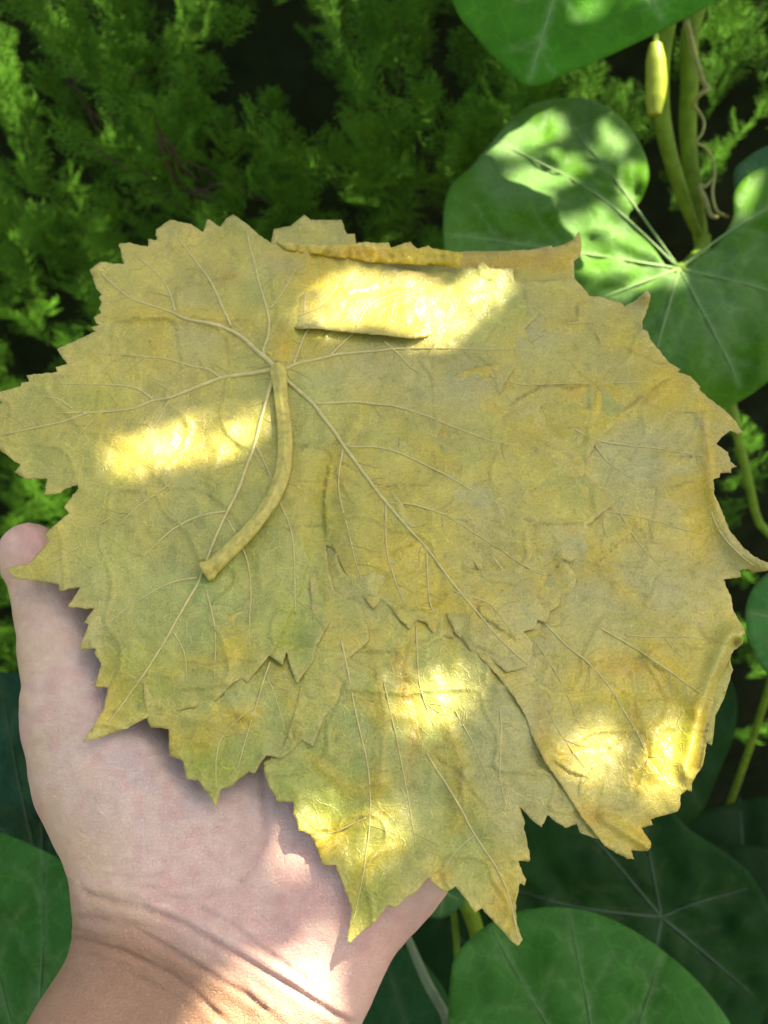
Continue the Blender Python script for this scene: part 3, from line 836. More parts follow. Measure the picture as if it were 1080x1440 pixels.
# ------------------------------------------------------------------ the grape leaves
OA = [(318, 307), (310, 319), (292, 308), (286, 326), (283, 325), (269, 315), (239, 309), (219, 323), (221, 337), (208, 336), (208, 347), (181, 341), (167, 343), (174, 372), (142, 368), (126, 379), (136, 407), (143, 414), (139, 418), (143, 425),
      (139, 434), (142, 441), (132, 446), (135, 454), (140, 457), (129, 460), (135, 466), (121, 472), (80, 491), (95, 512), (78, 516), (81, 523), (37, 528), (41, 537), (30, 538), (29, 543), (0, 551), (-8, 558), (4, 566), (-14, 574), (-26, 592), (-14, 612), (-4, 630),
      (29, 654), (20, 664), (35, 673), (67, 673), (62, 695), (85, 693), (90, 688), (109, 681), (110, 687), (98, 702), (90, 713), (97, 722), (61, 752), (69, 761), (41, 792), (7, 799), (20, 812), (50, 817), (83, 822), (83, 831), (113, 825), (95, 853),
      (132, 856), (118, 875), (125, 878), (111, 913), (135, 912), (133, 918), (142, 933), (134, 966), (152, 967), (145, 998), (117, 1044), (170, 1028), (205, 1010), (230, 988), (242, 1002), (267, 995), (290, 992), (303, 987), (323, 965), (338, 953), (348, 959), (378, 922), (397, 935), (403, 917),
      (409, 940), (418, 961), (441, 928), (446, 905), (458, 885), (475, 858), (470, 835), (463, 800), (458, 766), (469, 771), (480, 795), (492, 818), (507, 836), (525, 856), (537, 842), (552, 857), (563, 872), (576, 884), (587, 872), (599, 875), (608, 890),
      (638, 898), (641, 886), (662, 915), (690, 926), (712, 945), (747, 937), (750, 905), (736, 888), (752, 884), (756, 872), (770, 876), (773, 860), (786, 852), (788, 838), (803, 834), (812, 813), (800, 792), (835, 770), (826, 738), (860, 712), (848, 692), (821, 664), (827, 644), (835, 628), (848, 613), (869, 594), (886, 585), (870, 562),
      (850, 548), (838, 540), (800, 545), (769, 541), (734, 558), (712, 572), (702, 556), (712, 535), (730, 510), (752, 488), (738, 462), (760, 440), (742, 424), (730, 397), (722, 393), (722, 377), (690, 378), (677, 367), (668, 378), (655, 376), (640, 379), (600, 384),
      (560, 378), (540, 368), (500, 356), (470, 348), (425, 343), (380, 341), (362, 328), (346, 314), (328, 301)]
OB = [(729, 397), (770, 394), (808, 391), (818, 402), (826, 411), (828, 416), (843, 417), (876, 427), (878, 431), (896, 421), (910, 406), (915, 416), (912, 432), (903, 452), (903, 463), (911, 466), (914, 477), (921, 485), (940, 509), (957, 519), (953, 523), (971, 529), (985, 544), (983, 547),
      (1000, 562), (1020, 578), (1036, 594), (1041, 604), (1045, 607), (1038, 610), (1027, 605), (1013, 617), (1007, 624), (1024, 636), (1027, 649), (1036, 656), (1028, 659), (1028, 665), (1013, 665), (1012, 671), (1004, 673), (1004, 694), (1016, 720), (1025, 744), (1044, 768), (1061, 783),
      (1080, 791), (1092, 797), (1080, 802), (1058, 806), (1053, 800), (1040, 802), (1043, 811), (1017, 815), (1027, 836), (1032, 860), (1045, 881), (1048, 891), (1043, 893), (1043, 905), (1032, 914), (1016, 950), (1004, 985), (995, 1030), (987, 1076), (973, 1101), (973, 1113), (966, 1111), (957, 1118), (957, 1132), (953, 1141),
      (915, 1152), (918, 1160), (902, 1164), (915, 1183), (915, 1192), (911, 1197), (887, 1196), (892, 1208), (883, 1208), (851, 1190), (816, 1145), (788, 1101), (767, 1072), (746, 1030), (739, 1006), (726, 984), (700, 950), (640, 890), (600, 800), (560, 700), (560, 560), (620, 470), (680, 420)]
OC = [(816, 1171), (811, 1159), (795, 1164), (770, 1146), (762, 1163), (748, 1152), (735, 1139), (731, 1134), (738, 1156), (736, 1162), (745, 1200), (745, 1211), (729, 1211), (735, 1228), (740, 1237), (738, 1245), (731, 1242), (724, 1269), (727, 1300), (735, 1321), (729, 1330), (717, 1321), (678, 1277), (669, 1283), (659, 1269), (641, 1246), (625, 1255), (611, 1244),
      (602, 1233), (585, 1255), (572, 1262), (555, 1278), (546, 1272), (530, 1293), (491, 1326), (488, 1320), (495, 1279), (484, 1248), (472, 1216), (454, 1216), (437, 1174), (421, 1168), (412, 1140), (412, 1128), (390, 1127), (373, 1093), (370, 1072), (400, 1050), (420, 980), (440, 880), (430, 720), (520, 640), (600, 760), (740, 850), (800, 950), (850, 1050), (870, 1140), (845, 1180)]
OH = [(205, 1008), (212, 1023), (237, 1025), (238, 1063), (257, 1070), (262, 1095), (278, 1097), (293, 1117), (305, 1135), (310, 1110), (327, 1105), (350, 1085), (358, 1088), (368, 1070), (374, 1062), (392, 1066), (410, 1057), (425, 1040), (440, 1050), (455, 1010), (478, 985), (486, 930), (520, 900), (510, 850), (450, 820), (380, 850), (250, 880), (200, 950)]
OK = [(380, 348), (385, 322), (408, 318), (418, 310), (428, 302), (437, 309), (480, 309), (488, 329), (499, 329), (502, 346), (560, 362), (640, 354), (729, 352), (743, 352), (776, 345), (777, 348), (795, 343), (807, 336), (814, 325), (818, 343), (816, 360), (807, 367), (808, 391), (850, 450), (940, 560), (990, 690), (1008, 850), (1026, 918), (1031, 942),
      (1022, 970), (1018, 983), (1006, 1006), (1004, 1030), (1001, 1048), (992, 1043), (940, 1060), (840, 1000), (640, 760), (450, 540), (390, 420)]
OF = [(408, 455), (416, 461), (450, 462), (491, 467), (540, 471), (585, 476), (608, 474), (606, 450), (600, 425), (603, 408), (592, 400), (599, 393), (580, 388), (566, 391), (552, 390), (525, 384), (499, 377), (470, 376), (448, 388), (425, 410), (404, 436)]
OR = [(388, 339), (425, 342), (470, 344), (501, 343), (513, 340), (530, 342), (547, 341), (550, 348), (563, 344), (570, 341), (577, 340), (582, 346), (588, 350), (602, 345), (610, 350), (652, 355), (649, 366), (646, 376), (625, 375), (585, 372), (544, 371), (500, 365), (440, 357), (400, 350)]

def H_stack(u, v):
    """shared shape of the whole stack (m, towards the viewer)"""
    r2 = (np.clip(u - 620, 0, 999) / 460) ** 2 + (np.clip(760 - v, 0, 999) / 460) ** 2
    h = -.006 * r2 + .0022 * fbm(u, v, 260, 201, 2)
    h = h + .0008 * vnoise(u, v, 70, 207)
    # the middle fold of the pile
    D, s_, t = polydist(u, v, [(505, 575), (470, 650), (450, 740), (425, 830), (405, 920)])
    h = h - .0022 * np.exp(-(D / 26) ** 2) * np.clip(t * 4, 0, 1)
    return h
def lips(h, u, v, lines):
    for pts, amp, wd in lines:
        D, s_, t = polydist(u, v, pts)
        f = np.clip(np.minimum(t, 1 - t) * 6, 0, 1)
        h = h + amp * np.where(s_ > 0, np.exp(-D / wd), -.35 * np.exp(-(D / (wd * .35)) ** 2)) * f
    return h
def ridges(h, u, v, lines):
    for pts, amp, wd in lines:
        D, s_, t = polydist(u, v, pts)
        h = h + amp * np.exp(-(D / wd) ** 2) * np.clip(np.minimum(t, 1 - t) * 6, 0, 1)
    return h
GREEN = np.array([.295, .335, .070]); OLIVE = np.array([.440, .375, .058]); GOLD = np.array([.52, .385, .022]); GREY = np.array([.380, .350, .125]); RUST = np.array([.46, .275, .014]); LIME = np.array([.285, .315, .022])
def gauss(u, v, x, y, rx, ry=None): return np.exp(-(((u - x) / rx) ** 2 + ((v - y) / (ry or rx)) ** 2))
def pigment(u, v, dedge, spots, seed, crease=None, rim=.5):
    c = np.tile(OLIVE, (len(u), 1))
    nA = fbm(u, v, 150, seed, 4); nB = fbm(u, v, 80, seed + 3, 4); nC = fbm(u, v, 45, seed + 9, 3)
    c = mix(c, GREY, np.clip(nA * 1.4, 0, .75)); c = mix(c, GOLD, np.clip(nB * 1.0 - .08, 0, .6)); c = mix(c, GREEN, np.clip(-nA * 1.2, 0, .7))
    c = mix(c, RUST, np.clip(nC * 1.5 - .65, 0, .35))
    for colr, x, y, rx, ry, a in spots: c = mix(c, colr, a * gauss(u, v, x, y, rx, ry) * (1 + .6 * nC))
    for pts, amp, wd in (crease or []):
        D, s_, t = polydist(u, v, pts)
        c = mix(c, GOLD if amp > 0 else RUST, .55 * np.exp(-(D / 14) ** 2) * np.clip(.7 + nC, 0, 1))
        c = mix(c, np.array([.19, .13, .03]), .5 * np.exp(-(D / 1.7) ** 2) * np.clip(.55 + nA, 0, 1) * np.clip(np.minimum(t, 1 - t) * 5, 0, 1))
    # thin wandering lines of darker pigment
    k = np.abs(vnoise(u + 12 * nC, v + 12 * nB, 46, seed + 55)); c = mix(c, c * .62, .7 * np.exp(-(k / .035) ** 2) * np.clip(nB * 2.0, 0, 1))
    c = mix(c, np.array([.47, .37, .10]), rim * np.exp(-dedge / 5.0))
    return c * (1 + .10 * fbm(u, v, 22, seed + 77, 3))[:, None]
GROUP = 'cured grape leaves stacked on the palm'
def grape_leaf(outline, z, wr, seed, label, spots=(), lip=(), rid=(), veins=(), spacing=5.0, extra=None, edge=.0012, wrinkle=.0005, rim=.5, vr=3.2):
    V, Fc, B = triangulate(outline, spacing, .45, seed)
    u, v = V[:, 0], V[:, 1]
    Bc = np.vstack([B, B[:1]])
    def ed(u, v):
        best = np.full(u.shape, 1e9)
        for i in range(0, len(B), 1): best = np.minimum(best, (u - B[i, 0]) ** 2 + (v - B[i, 1]) ** 2)
        return np.sqrt(best)
    de = ed(u, v)
    def hf(u, v, de):
        h = H_stack(u, v) + z
        h = h + wrinkle * (1 - np.abs(fbm(u, v, 60, seed + 1, 3)) * 2.2) + wrinkle * .35 * vnoise(u, v, 15, seed + 2)
        rg = np.abs(vnoise(u + 25 * vnoise(u, v, 60, seed + 6), v * 1.3, 75, seed + 5)); h = h + wrinkle * 1.2 * np.exp(-(rg / .07) ** 2)
        h = h + edge * (np.clip((430 - u) / 80, .35, 1) if outline is OA else 1) * np.exp(-de / 16) * vnoise(u, v, 34, seed + 4)
        h = lips(h, u, v, lip); h = ridges(h, u, v, rid)
        if extra: h = h + extra(u, v)
        return h
    h = hf(u, v, de)
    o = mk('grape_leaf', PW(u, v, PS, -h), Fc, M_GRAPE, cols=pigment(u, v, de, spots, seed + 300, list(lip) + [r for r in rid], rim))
    tag(o, label, 'leaf', GROUP)
    md = o.modifiers.new('thickness', 'SOLIDIFY'); md.thickness = .00028; md.offset = -1
    for k, vn in enumerate(veins):
        pts, r0, r1 = vn
        p = catmull(np.array(pts, float), 5, False)
        if r0 < .8 and (not inpoly(p[:, 0], p[:, 1], outline).all() or ed(p[:, 0], p[:, 1]).min() < 5): continue
        p = p + np.stack([vnoise(p[:, 0], p[:, 1], 26, seed + k), vnoise(p[:, 1], p[:, 0], 26, seed + k + 50)], 1) * .9
        hh = hf(p[:, 0], p[:, 1], ed(p[:, 0], p[:, 1])) + .00006
        rr = np.linspace(r0, r1, len(p)) * pxm(p[:, 0], p[:, 1])
        v_, f_ = tube(PW(p[:, 0], p[:, 1], PS, -hh), rr, 6)
        mk('vein', v_, f_, M_VEIN if r0 > .8 else M_FINE, o)
    return o, hf
def branchlets(veins, seed, n=3, L=38):
    """short side veins leaving each given vein"""
    r = np.random.default_rng(seed); out = []
    for pts, r0, r1 in veins:
        p = catmull(np.array(pts, float), 5, False)
        tot = np.hypot(*(p[-1] - p[0]))
        for k in range(max(1, int(tot / 60 * n / 2))):
            i = r.integers(2, max(3, len(p) - 1)); i = min(i, len(p) - 1); d = p[i] - p[i - 1]; d = d / (np.hypot(*d) + 1e-6)
            a = math.radians(r.uniform(40, 75)) * r.choice([-1, 1]); e = np.array([d[0] * math.cos(a) - d[1] * math.sin(a), d[0] * math.sin(a) + d[1] * math.cos(a)])
            q = p[i] + e * r.uniform(.5, 1.1) * L; mdp = (p[i] + q) / 2 + d * r.uniform(-5, 5)
            out.append(([tuple(p[i]), tuple(mdp), tuple(q)], .75, .35))
    return out

def cracks(seed, n, box, lo_=.0002, hi_=.0005):
    r = np.random.default_rng(seed); out = []
    for _ in range(n):
        p = np.array([r.uniform(box[0], box[2]), r.uniform(box[1], box[3])]); a = r.uniform(-.9, .9) + (math.pi if r.random() < .5 else 0); pts = [tuple(p)]
        for k in range(r.integers(2, 5)):
            a += r.normal(0, .55); p = p + np.array([math.cos(a), math.sin(a)]) * r.uniform(14, 38); pts.append(tuple(p))
        out.append((pts, r.uniform(lo_, hi_), r.uniform(7, 14)))
    return out
# back leaf
grape_leaf(OK, .0002, 0, 31, 'rearmost leaf of the stack, its rusty strip and horn tip showing at the top right',
           spots=[(RUST, 745, 365, 80, 18, 1.0), (RUST, 690, 365, 60, 14, .8), (GOLD, 690, 360, 40, 14, .7), (OLIVE, 810, 345, 20, 20, .6), (LIME, 1010, 1010, 30, 60, .6), (OLIVE, 440, 325, 60, 20, .7)], rid=[([(745, 385), (790, 362), (818, 345)], .0012, 9)], spacing=7, wrinkle=.0006)
# bottom leaf
VC = [([(600, 1060), (643, 1128), (667, 1174), (699, 1223), (717, 1265), (729, 1321)], 1.8, .9), ([(704, 1000), (704, 1047), (703, 1093), (715, 1140)], 1.3, .6), ([(540, 960), (560, 1050), (575, 1130), (585, 1190)], 1.3, .6), ([(480, 900), (500, 1000), (520, 1100), (515, 1200), (496, 1300)], 1.5, .7),
      ([(640, 1000), (672, 1060), (690, 1105)], 1.2, .5), ([(515, 1150), (470, 1170), (440, 1172)], 1., .5), ([(667, 1174), (640, 1200), (620, 1230)], 1., .5), ([(699, 1223), (725, 1220)], .9, .5), ([(585, 880), (590, 960), (610, 1020)], 1.2, .6)]
grape_leaf(OC, .0009, 0, 41, 'greenest leaf of the stack, two pointed lobes hanging over the heel of the hand',
           spots=[(LIME, 470, 1130, 120, 90, .9), (LIME, 510, 1260, 50, 60, .7), (GREEN, 560, 1010, 150, 140, .85), (GREY, 700, 1060, 60, 90, .6), (GOLD, 715, 1270, 30, 60, .8), (RUST, 620, 1230, 16, 16, .8), (GOLD, 455, 1190, 35, 28, .9), (LIME, 650, 1120, 26, 70, .5), (GREEN, 660, 1190, 50, 50, .5), (RUST, 705, 1262, 12, 30, .6)],
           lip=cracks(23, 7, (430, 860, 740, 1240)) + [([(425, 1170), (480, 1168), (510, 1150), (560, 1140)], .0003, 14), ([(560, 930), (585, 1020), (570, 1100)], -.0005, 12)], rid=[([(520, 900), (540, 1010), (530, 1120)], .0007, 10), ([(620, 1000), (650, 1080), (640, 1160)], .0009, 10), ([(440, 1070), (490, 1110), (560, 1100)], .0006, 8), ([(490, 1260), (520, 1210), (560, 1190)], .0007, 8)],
           veins=VC + branchlets(VC, 4), wrinkle=.0006, spacing=3.6)
# left under-leaf
VH = [([(380, 930), (373, 950), (347, 1033), (333, 1083)], 1.6, .7), ([(377, 955), (393, 997), (400, 1030)], 1.1, .5), ([(360, 990), (310, 1040), (303, 1110)], 1.1, .5)]
grape_leaf(OH, .0011, 0, 43, 'small toothed green leaf on the bare palm below the leaf with the stalk',
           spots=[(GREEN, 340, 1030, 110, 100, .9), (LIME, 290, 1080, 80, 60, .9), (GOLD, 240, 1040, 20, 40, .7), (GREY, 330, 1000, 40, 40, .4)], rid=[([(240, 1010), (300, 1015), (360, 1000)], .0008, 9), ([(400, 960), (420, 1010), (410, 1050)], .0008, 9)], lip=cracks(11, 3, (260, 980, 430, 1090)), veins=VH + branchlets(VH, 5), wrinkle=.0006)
# right leaf
VB = [([(690, 780), (745, 850), (788, 900), (841, 946), (890, 1020), (911, 1065), (932, 1097)], 1.8, .8), ([(840, 880), (897, 914), (953, 953), (1002, 985)], 1.5, .9), ([(800, 600), (849, 621), (911, 629), (989, 641)], 1.7, .7), ([(830, 618), (857, 651), (883, 669)], 1.6, .6), ([(840, 718), (869, 722), (911, 730), (955, 743), (989, 750)], 1.2, .6),
      ([(870, 718), (902, 768), (931, 797)], 1.2, .6), ([(880, 893), (914, 895), (964, 895), (998, 900)], 1.2, .5), ([(690, 528), (735, 540), (838, 539), (920, 536)], 1.3, .6), ([(950, 578), (985, 579)], 1., .6), ([(755, 905), (790, 960), (815, 1020)], 1.2, .5), ([(795, 455), (840, 453)], 1., .6), ([(770, 1000), (800, 1050), (830, 1090)], 1., .5), ([(720, 470), (745, 478), (752, 490)], 1., .5), ([(1000, 720), (1020, 760), (1060, 795)], 1.4, .8)]
LB = [([(711, 511), (680, 513), (655, 519), (632, 530)], .0022, 14), ([(838, 541), (800, 546), (769, 541), (734, 558), (712, 573)], .0016, 16), ([(905, 556), (885, 572), (866, 580)], .0012, 12), ([(1000, 690), (992, 640), (989, 600), (986, 560)], .0011, 12), ([(700, 845), (740, 848), (785, 851)], .0007, 10),
      ([(930, 1099), (911, 1069), (892, 1013), (885, 975)], .0020, 18), ([(911, 1119), (889, 1100), (886, 1050)], .0012, 12), ([(955, 520), (920, 508), (890, 495), (870, 485)], .0010, 10), ([(775, 1068), (800, 1085), (830, 1096)], .0012, 10), ([(843, 415), (812, 430), (812, 452), (778, 455)], .0006, 8)]
def rollB(u, v):
    """right rim rolled back, lower lobe curling"""
    D, s_, t = polydist(u, v, [(1004, 694), (1018, 740), (1040, 775), (1075, 795)])
    h = .0035 * np.exp(-(D / 14) ** 2)
    D, s_, t = polydist(u, v, [(726, 984), (739, 1006), (746, 1030), (767, 1072), (788, 1101), (816, 1145), (851, 1185)])
    h = h + .0011 * np.exp(-D / 14)
    D, s_, t = polydist(u, v, [(1035, 905), (1003, 985), (980, 1080)])
    h = h + .0028 * np.exp(-((D - 14) / 14) ** 2) - .002 * np.exp(-(D / 8) ** 2)
    D, s_, t = polydist(u, v, [(850, 1150), (880, 1170), (912, 1190)])
    return h + .0018 * np.exp(-(D / 9) ** 2) + .006 * gauss(u, v, 910, 412, 18) + .004 * gauss(u, v, 1088, 797, 25)
oB, hB = grape_leaf(OB, .0013, 0, 47, 'broad greyish leaf on the right of the stack with a long sharp tip',
           spots=[(GREY, 900, 650, 75, 60, .95), (GREY, 730, 470, 60, 40, .7), (GOLD, 940, 540, 35, 50, .8), (GOLD, 985, 745, 30, 60, .9), (GOLD, 995, 690, 12, 20, .9), (RUST, 998, 665, 10, 22, .8), (GOLD, 960, 1000, 40, 70, .7), (RUST, 870, 935, 60, 18, .7), (GOLD, 690, 960, 60, 30, .6), (RUST, 830, 1150, 30, 22, .8), (GOLD, 890, 1170, 40, 30, .9), (OLIVE, 900, 470, 60, 40, .6),
                  (GOLD, 850, 565, 40, 25, .8), (RUST, 815, 548, 30, 12, .7), (GREY, 850, 820, 120, 90, .5), (LIME, 960, 1030, 30, 30, .6), (RUST, 985, 460, 20, 40, .4), (RUST, 760, 1050, 14, 60, .5)],
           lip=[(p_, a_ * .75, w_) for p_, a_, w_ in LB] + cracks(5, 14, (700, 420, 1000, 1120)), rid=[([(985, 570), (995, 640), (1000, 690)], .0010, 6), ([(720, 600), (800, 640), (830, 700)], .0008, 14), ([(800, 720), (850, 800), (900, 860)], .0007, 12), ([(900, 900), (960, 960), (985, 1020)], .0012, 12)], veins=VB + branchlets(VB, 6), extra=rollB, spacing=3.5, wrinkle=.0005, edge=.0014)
# top leaf
VA = [([(388, 518), (378, 508), (361, 493), (339, 473), (305, 457), (261, 448), (244, 441), (211, 429), (180, 418), (142, 383)], 4.6, 1.0), ([(384, 512), (371, 496), (378, 470), (376, 437), (364, 398), (350, 340), (348, 323)], 2.9, .9), ([(380, 434), (400, 407), (415, 380), (430, 350)], 1.5, .6),
      ([(325, 460), (306, 415), (292, 390), (267, 357), (242, 322)], 2.2, .8), ([(247, 439), (239, 412), (225, 389), (194, 362)], 1.7, .7), ([(388, 520), (350, 526), (310, 532), (280, 543), (240, 559), (213, 564), (182, 575), (133, 580), (80, 581)], 3.8, 1.0), ([(122, 581), (89, 593), (40, 604), (0, 613)], 1.8, .8),
      ([(310, 531), (292, 520), (270, 515), (220, 503), (140, 497)], 2.3, .7), ([(215, 562), (193, 547), (169, 542), (133, 540), (84, 539)], 1.8, .7), ([(102, 575), (82, 562), (58, 558)], 1.3, .6), ([(238, 562), (222, 593), (200, 615)], 1.2, .6), ([(131, 590), (118, 605), (100, 624)], 1.1, .5),
      ([(390, 526), (383, 537), (368, 584), (357, 626), (340, 676), (322, 715), (300, 765), (280, 815), (250, 870), (215, 930), (180, 980), (148, 1022)], 3.6, 1.0), ([(359, 626), (372, 650), (384, 676), (394, 707), (410, 750), (414, 798), (415, 866)], 2.0, .8), ([(320, 718), (285, 724), (250, 740), (222, 762), (200, 785)], 1.9, .8),
      ([(278, 812), (245, 818), (210, 835), (170, 862), (140, 885)], 1.5, .6), ([(320, 730), (345, 780), (352, 830), (350, 910)], 1.7, .7), ([(290, 830), (302, 880), (302, 955)], 1.5, .6), ([(245, 890), (260, 920), (261, 960)], 1.3, .5), ([(240, 680), (198, 709), (164, 740)], 1.5, .6), ([(155, 727), (133, 742)], 1.2, .6), ([(111, 769), (71, 793)], 1.3, .6),
      ([(394, 524), (404, 536), (440, 568), (473, 612), (507, 659), (540, 703), (571, 740), (602, 774), (647, 833), (700, 895), (742, 934)], 4.0, 1.1), ([(441, 568), (495, 565), (551, 571), (590, 582), (640, 601), (680, 616), (718, 626)], 2.2, .7), ([(489, 628), (534, 630), (576, 643), (640, 676), (680, 698)], 2.0, .7), ([(545, 707), (579, 709), (618, 721), (641, 733), (700, 771)], 1.8, .7),
      ([(482, 632), (476, 676), (480, 706), (498, 780), (519, 842)], 1.6, .7), ([(543, 708), (544, 777), (561, 830), (570, 851)], 1.6, .7), ([(601, 778), (604, 845), (621, 879)], 1.5, .6), ([(396, 520), (402, 519), (418, 512), (468, 500), (520, 494), (580, 490), (640, 490), (690, 491), (724, 492)], 3.4, .7), ([(412, 514), (426, 479), (437, 456)], 2.2, 1.0), ([(466, 499), (480, 484), (497, 468)], 1.9, 1.0),
      ([(540, 480), (560, 498), (579, 518), (601, 526)], 1.8, .6), ([(640, 833), (690, 850), (725, 900)], 1.3, .5), ([(700, 770), (745, 800), (780, 812)], 1.1, .5)]
def foldA(u, v):
    D, s_, t = polydist(u, v, [(130, 440), (190, 437), (250, 445), (310, 450), (360, 445)])
    h = .0016 * np.exp(-(D / 14) ** 2) * np.clip(t * 5, 0, 1)
    D, s_, t = polydist(u, v, [(420, 740), (432, 786), (412, 850), (385, 912)])
    h = h + .0020 * np.where(s_ < 0, np.exp(-D / 30), np.exp(-D / 7)) * np.clip(t * 4, 0, 1)
    h = h + .0016 * gauss(u, v, 400, 925, 22) + .002 * gauss(u, v, 125, 1035, 40) + .0025 * gauss(u, v, 340, 312, 30, 14) + .003 * gauss(u, v, 132, 376, 16)
    D, s_, t = polydist(u, v, [(410, 450), (398, 480), (392, 505)])
    h = h + .0018 * np.where(s_ > 0, np.exp(-D / 8), np.exp(-D / 22))
    h = h - .004 * np.clip((60 - u) / 90, 0, 1)
    return h
oA, hA = grape_leaf(OA, .0016, 0, 53, 'topmost leaf of the stack with the thick curved stalk and all its veins showing',
           spots=[(GOLD, 440, 395, 60, 45, .9), (RUST, 490, 358, 90, 13, .8), (GOLD, 360, 350, 40, 20, .5), (GREEN, 300, 850, 110, 110, .85), (GREEN, 430, 850, 40, 90, .8), (LIME, 200, 960, 80, 60, .9), (GREEN, 170, 800, 90, 90, .5), (GOLD, 150, 990, 30, 60, .7), (OLIVE, 240, 380, 120, 60, .7), (GOLD, 250, 442, 110, 12, .7), (GREY, 470, 520, 60, 40, .5), (GOLD, 430, 490, 50, 30, .6), (RUST, 395, 480, 20, 30, .35), (GOLD, 560, 770, 90, 70, .7), (GREY, 640, 540, 90, 50, .6),
                  (LIME, 455, 720, 16, 60, .8), (LIME, 405, 890, 20, 40, .8), (GOLD, 620, 850, 60, 30, .7), (OLIVE, 90, 600, 110, 60, .8), (LIME, 140, 560, 40, 20, .5), (GOLD, 430, 370, 60, 30, .7), (GREEN, 330, 700, 70, 60, .5), (GOLD, 330, 905, 25, 30, .6), (RUST, 325, 388, 12, 6, .6), (GREY, 390, 375, 40, 22, .5)],
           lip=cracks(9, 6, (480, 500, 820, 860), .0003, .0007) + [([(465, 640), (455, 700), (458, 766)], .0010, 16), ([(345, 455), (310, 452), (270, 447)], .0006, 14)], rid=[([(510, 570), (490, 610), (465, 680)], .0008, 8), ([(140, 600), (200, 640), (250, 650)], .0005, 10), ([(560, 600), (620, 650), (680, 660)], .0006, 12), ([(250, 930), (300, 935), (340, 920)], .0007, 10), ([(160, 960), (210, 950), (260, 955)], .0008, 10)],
           veins=VA + branchlets(VA, 8, 4, 36), extra=foldA, spacing=3.5, wrinkle=.0006, edge=.0011)
# its stalk
sp = catmull(np.array([(391, 516), (393, 535), (396, 565), (400, 600), (401, 635), (396, 672), (380, 708), (352, 746), (320, 778), (300, 797), (287, 806)], float), 5, False)
rr = np.interp(np.linspace(0, 1, len(sp)), [0, .05, .15, .5, .8, .92, .97, 1], [10, 11.5, 9.5, 10, 10, 12, 15, 14])
hh = hA(sp[:, 0], sp[:, 1], np.full(len(sp), 99.)) + .6 * rr * pxm(sp[:, 0], sp[:, 1]) + .0012 * np.sin(np.linspace(0, 1, len(sp)) * math.pi)
v_, f_ = tube(PW(sp[:, 0], sp[:, 1], PS, -hh), rr * (1 + .05 * vnoise(np.arange(len(rr)) * 1., np.arange(len(rr)) * 0., 3, 8)) * pxm(sp[:, 0], sp[:, 1]), 30, groove=.08)
mk('stalk', v_, f_, M_STALK, oA)
# folded leaf along the top
def flap(u, v):
    D, s_, t = polydist(u, v, [(408, 457), (450, 463), (491, 467), (540, 472), (608, 476)])
    return -.0030 * np.clip((418 - v) / 26, 0, 1) - .0024 * np.clip((446 - u) / 34, 0, 1) * np.clip((470 - v) / 14, 0, 1) - .0022 * np.clip((u - 572) / 32, 0, 1) + .0010 * np.exp(-(D / 12) ** 2) + .0006 * np.clip((v - 400) / 70, 0, 1)
oF, hF = grape_leaf(OF, .0029, 0, 59, 'folded yellow leaf with a rolled rim across the top of the stack', spots=[(GOLD, 560, 430, 40, 30, .9), (GOLD, 590, 462, 30, 16, .9), (GOLD, 440, 420, 40, 30, .6), (OLIVE, 500, 450, 60, 16, .6)], spacing=4.4, extra=flap, wrinkle=.0004,
                     veins=[([(415, 445), (450, 430), (480, 395)], 1.2, .6), ([(430, 410), (428, 440)], 1., .6), ([(500, 460), (520, 430), (560, 410)], 1.2, .6)], rid=[([(440, 420), (460, 400), (480, 385)], .0006, 7), ([(540, 445), (575, 440), (600, 430)], .0007, 9)])
V, Fc, B = triangulate(OR, 3.6, .5, 61)
u, v = V[:, 0], V[:, 1]
mid_ = np.interp(u, [388, 500, 650], [345, 355, 365]); hw_ = np.interp(u, [388, 500, 650], [6, 13, 12])
tv = np.clip((v - (mid_ - hw_)) / (2 * hw_), 0, 1.2)
hR = H_stack(u, v) + .0024 + (.0036 * np.sqrt(np.clip(1 - (tv - .25) ** 2 / .75, 0, 1)) - .0026 * tv * np.interp(u, [500, 560], [1, .2])) * np.interp(u, [388, 440, 520], [.1, .5, 1]) + .0011 * fbm(u, v * .6, 24, 63, 3) * np.interp(u, [450, 550], [.3, 1]) + .0006 * vnoise(u, v, 6, 64) + .0007 * vnoise(u * .4, v, 6, 67)
cR = mix(np.tile(GOLD * 1.08, (len(u), 1)), np.array([.54, .34, .02]), gauss(u, v, 510, 356, 50, 12) * .9 + .3 * fbm(u, v, 30, 65)); cR = mix(cR, np.array([.5, .42, .14]), np.clip((352 - v) / 10, 0, 1) * .5)
ro = mk('rolled_rim', PW(u, v, PS, -hR), Fc, M_GRAPE, oF, cols=cR)
md = ro.modifiers.new('thickness', 'SOLIDIFY'); md.thickness = .0005; md.offset = -1

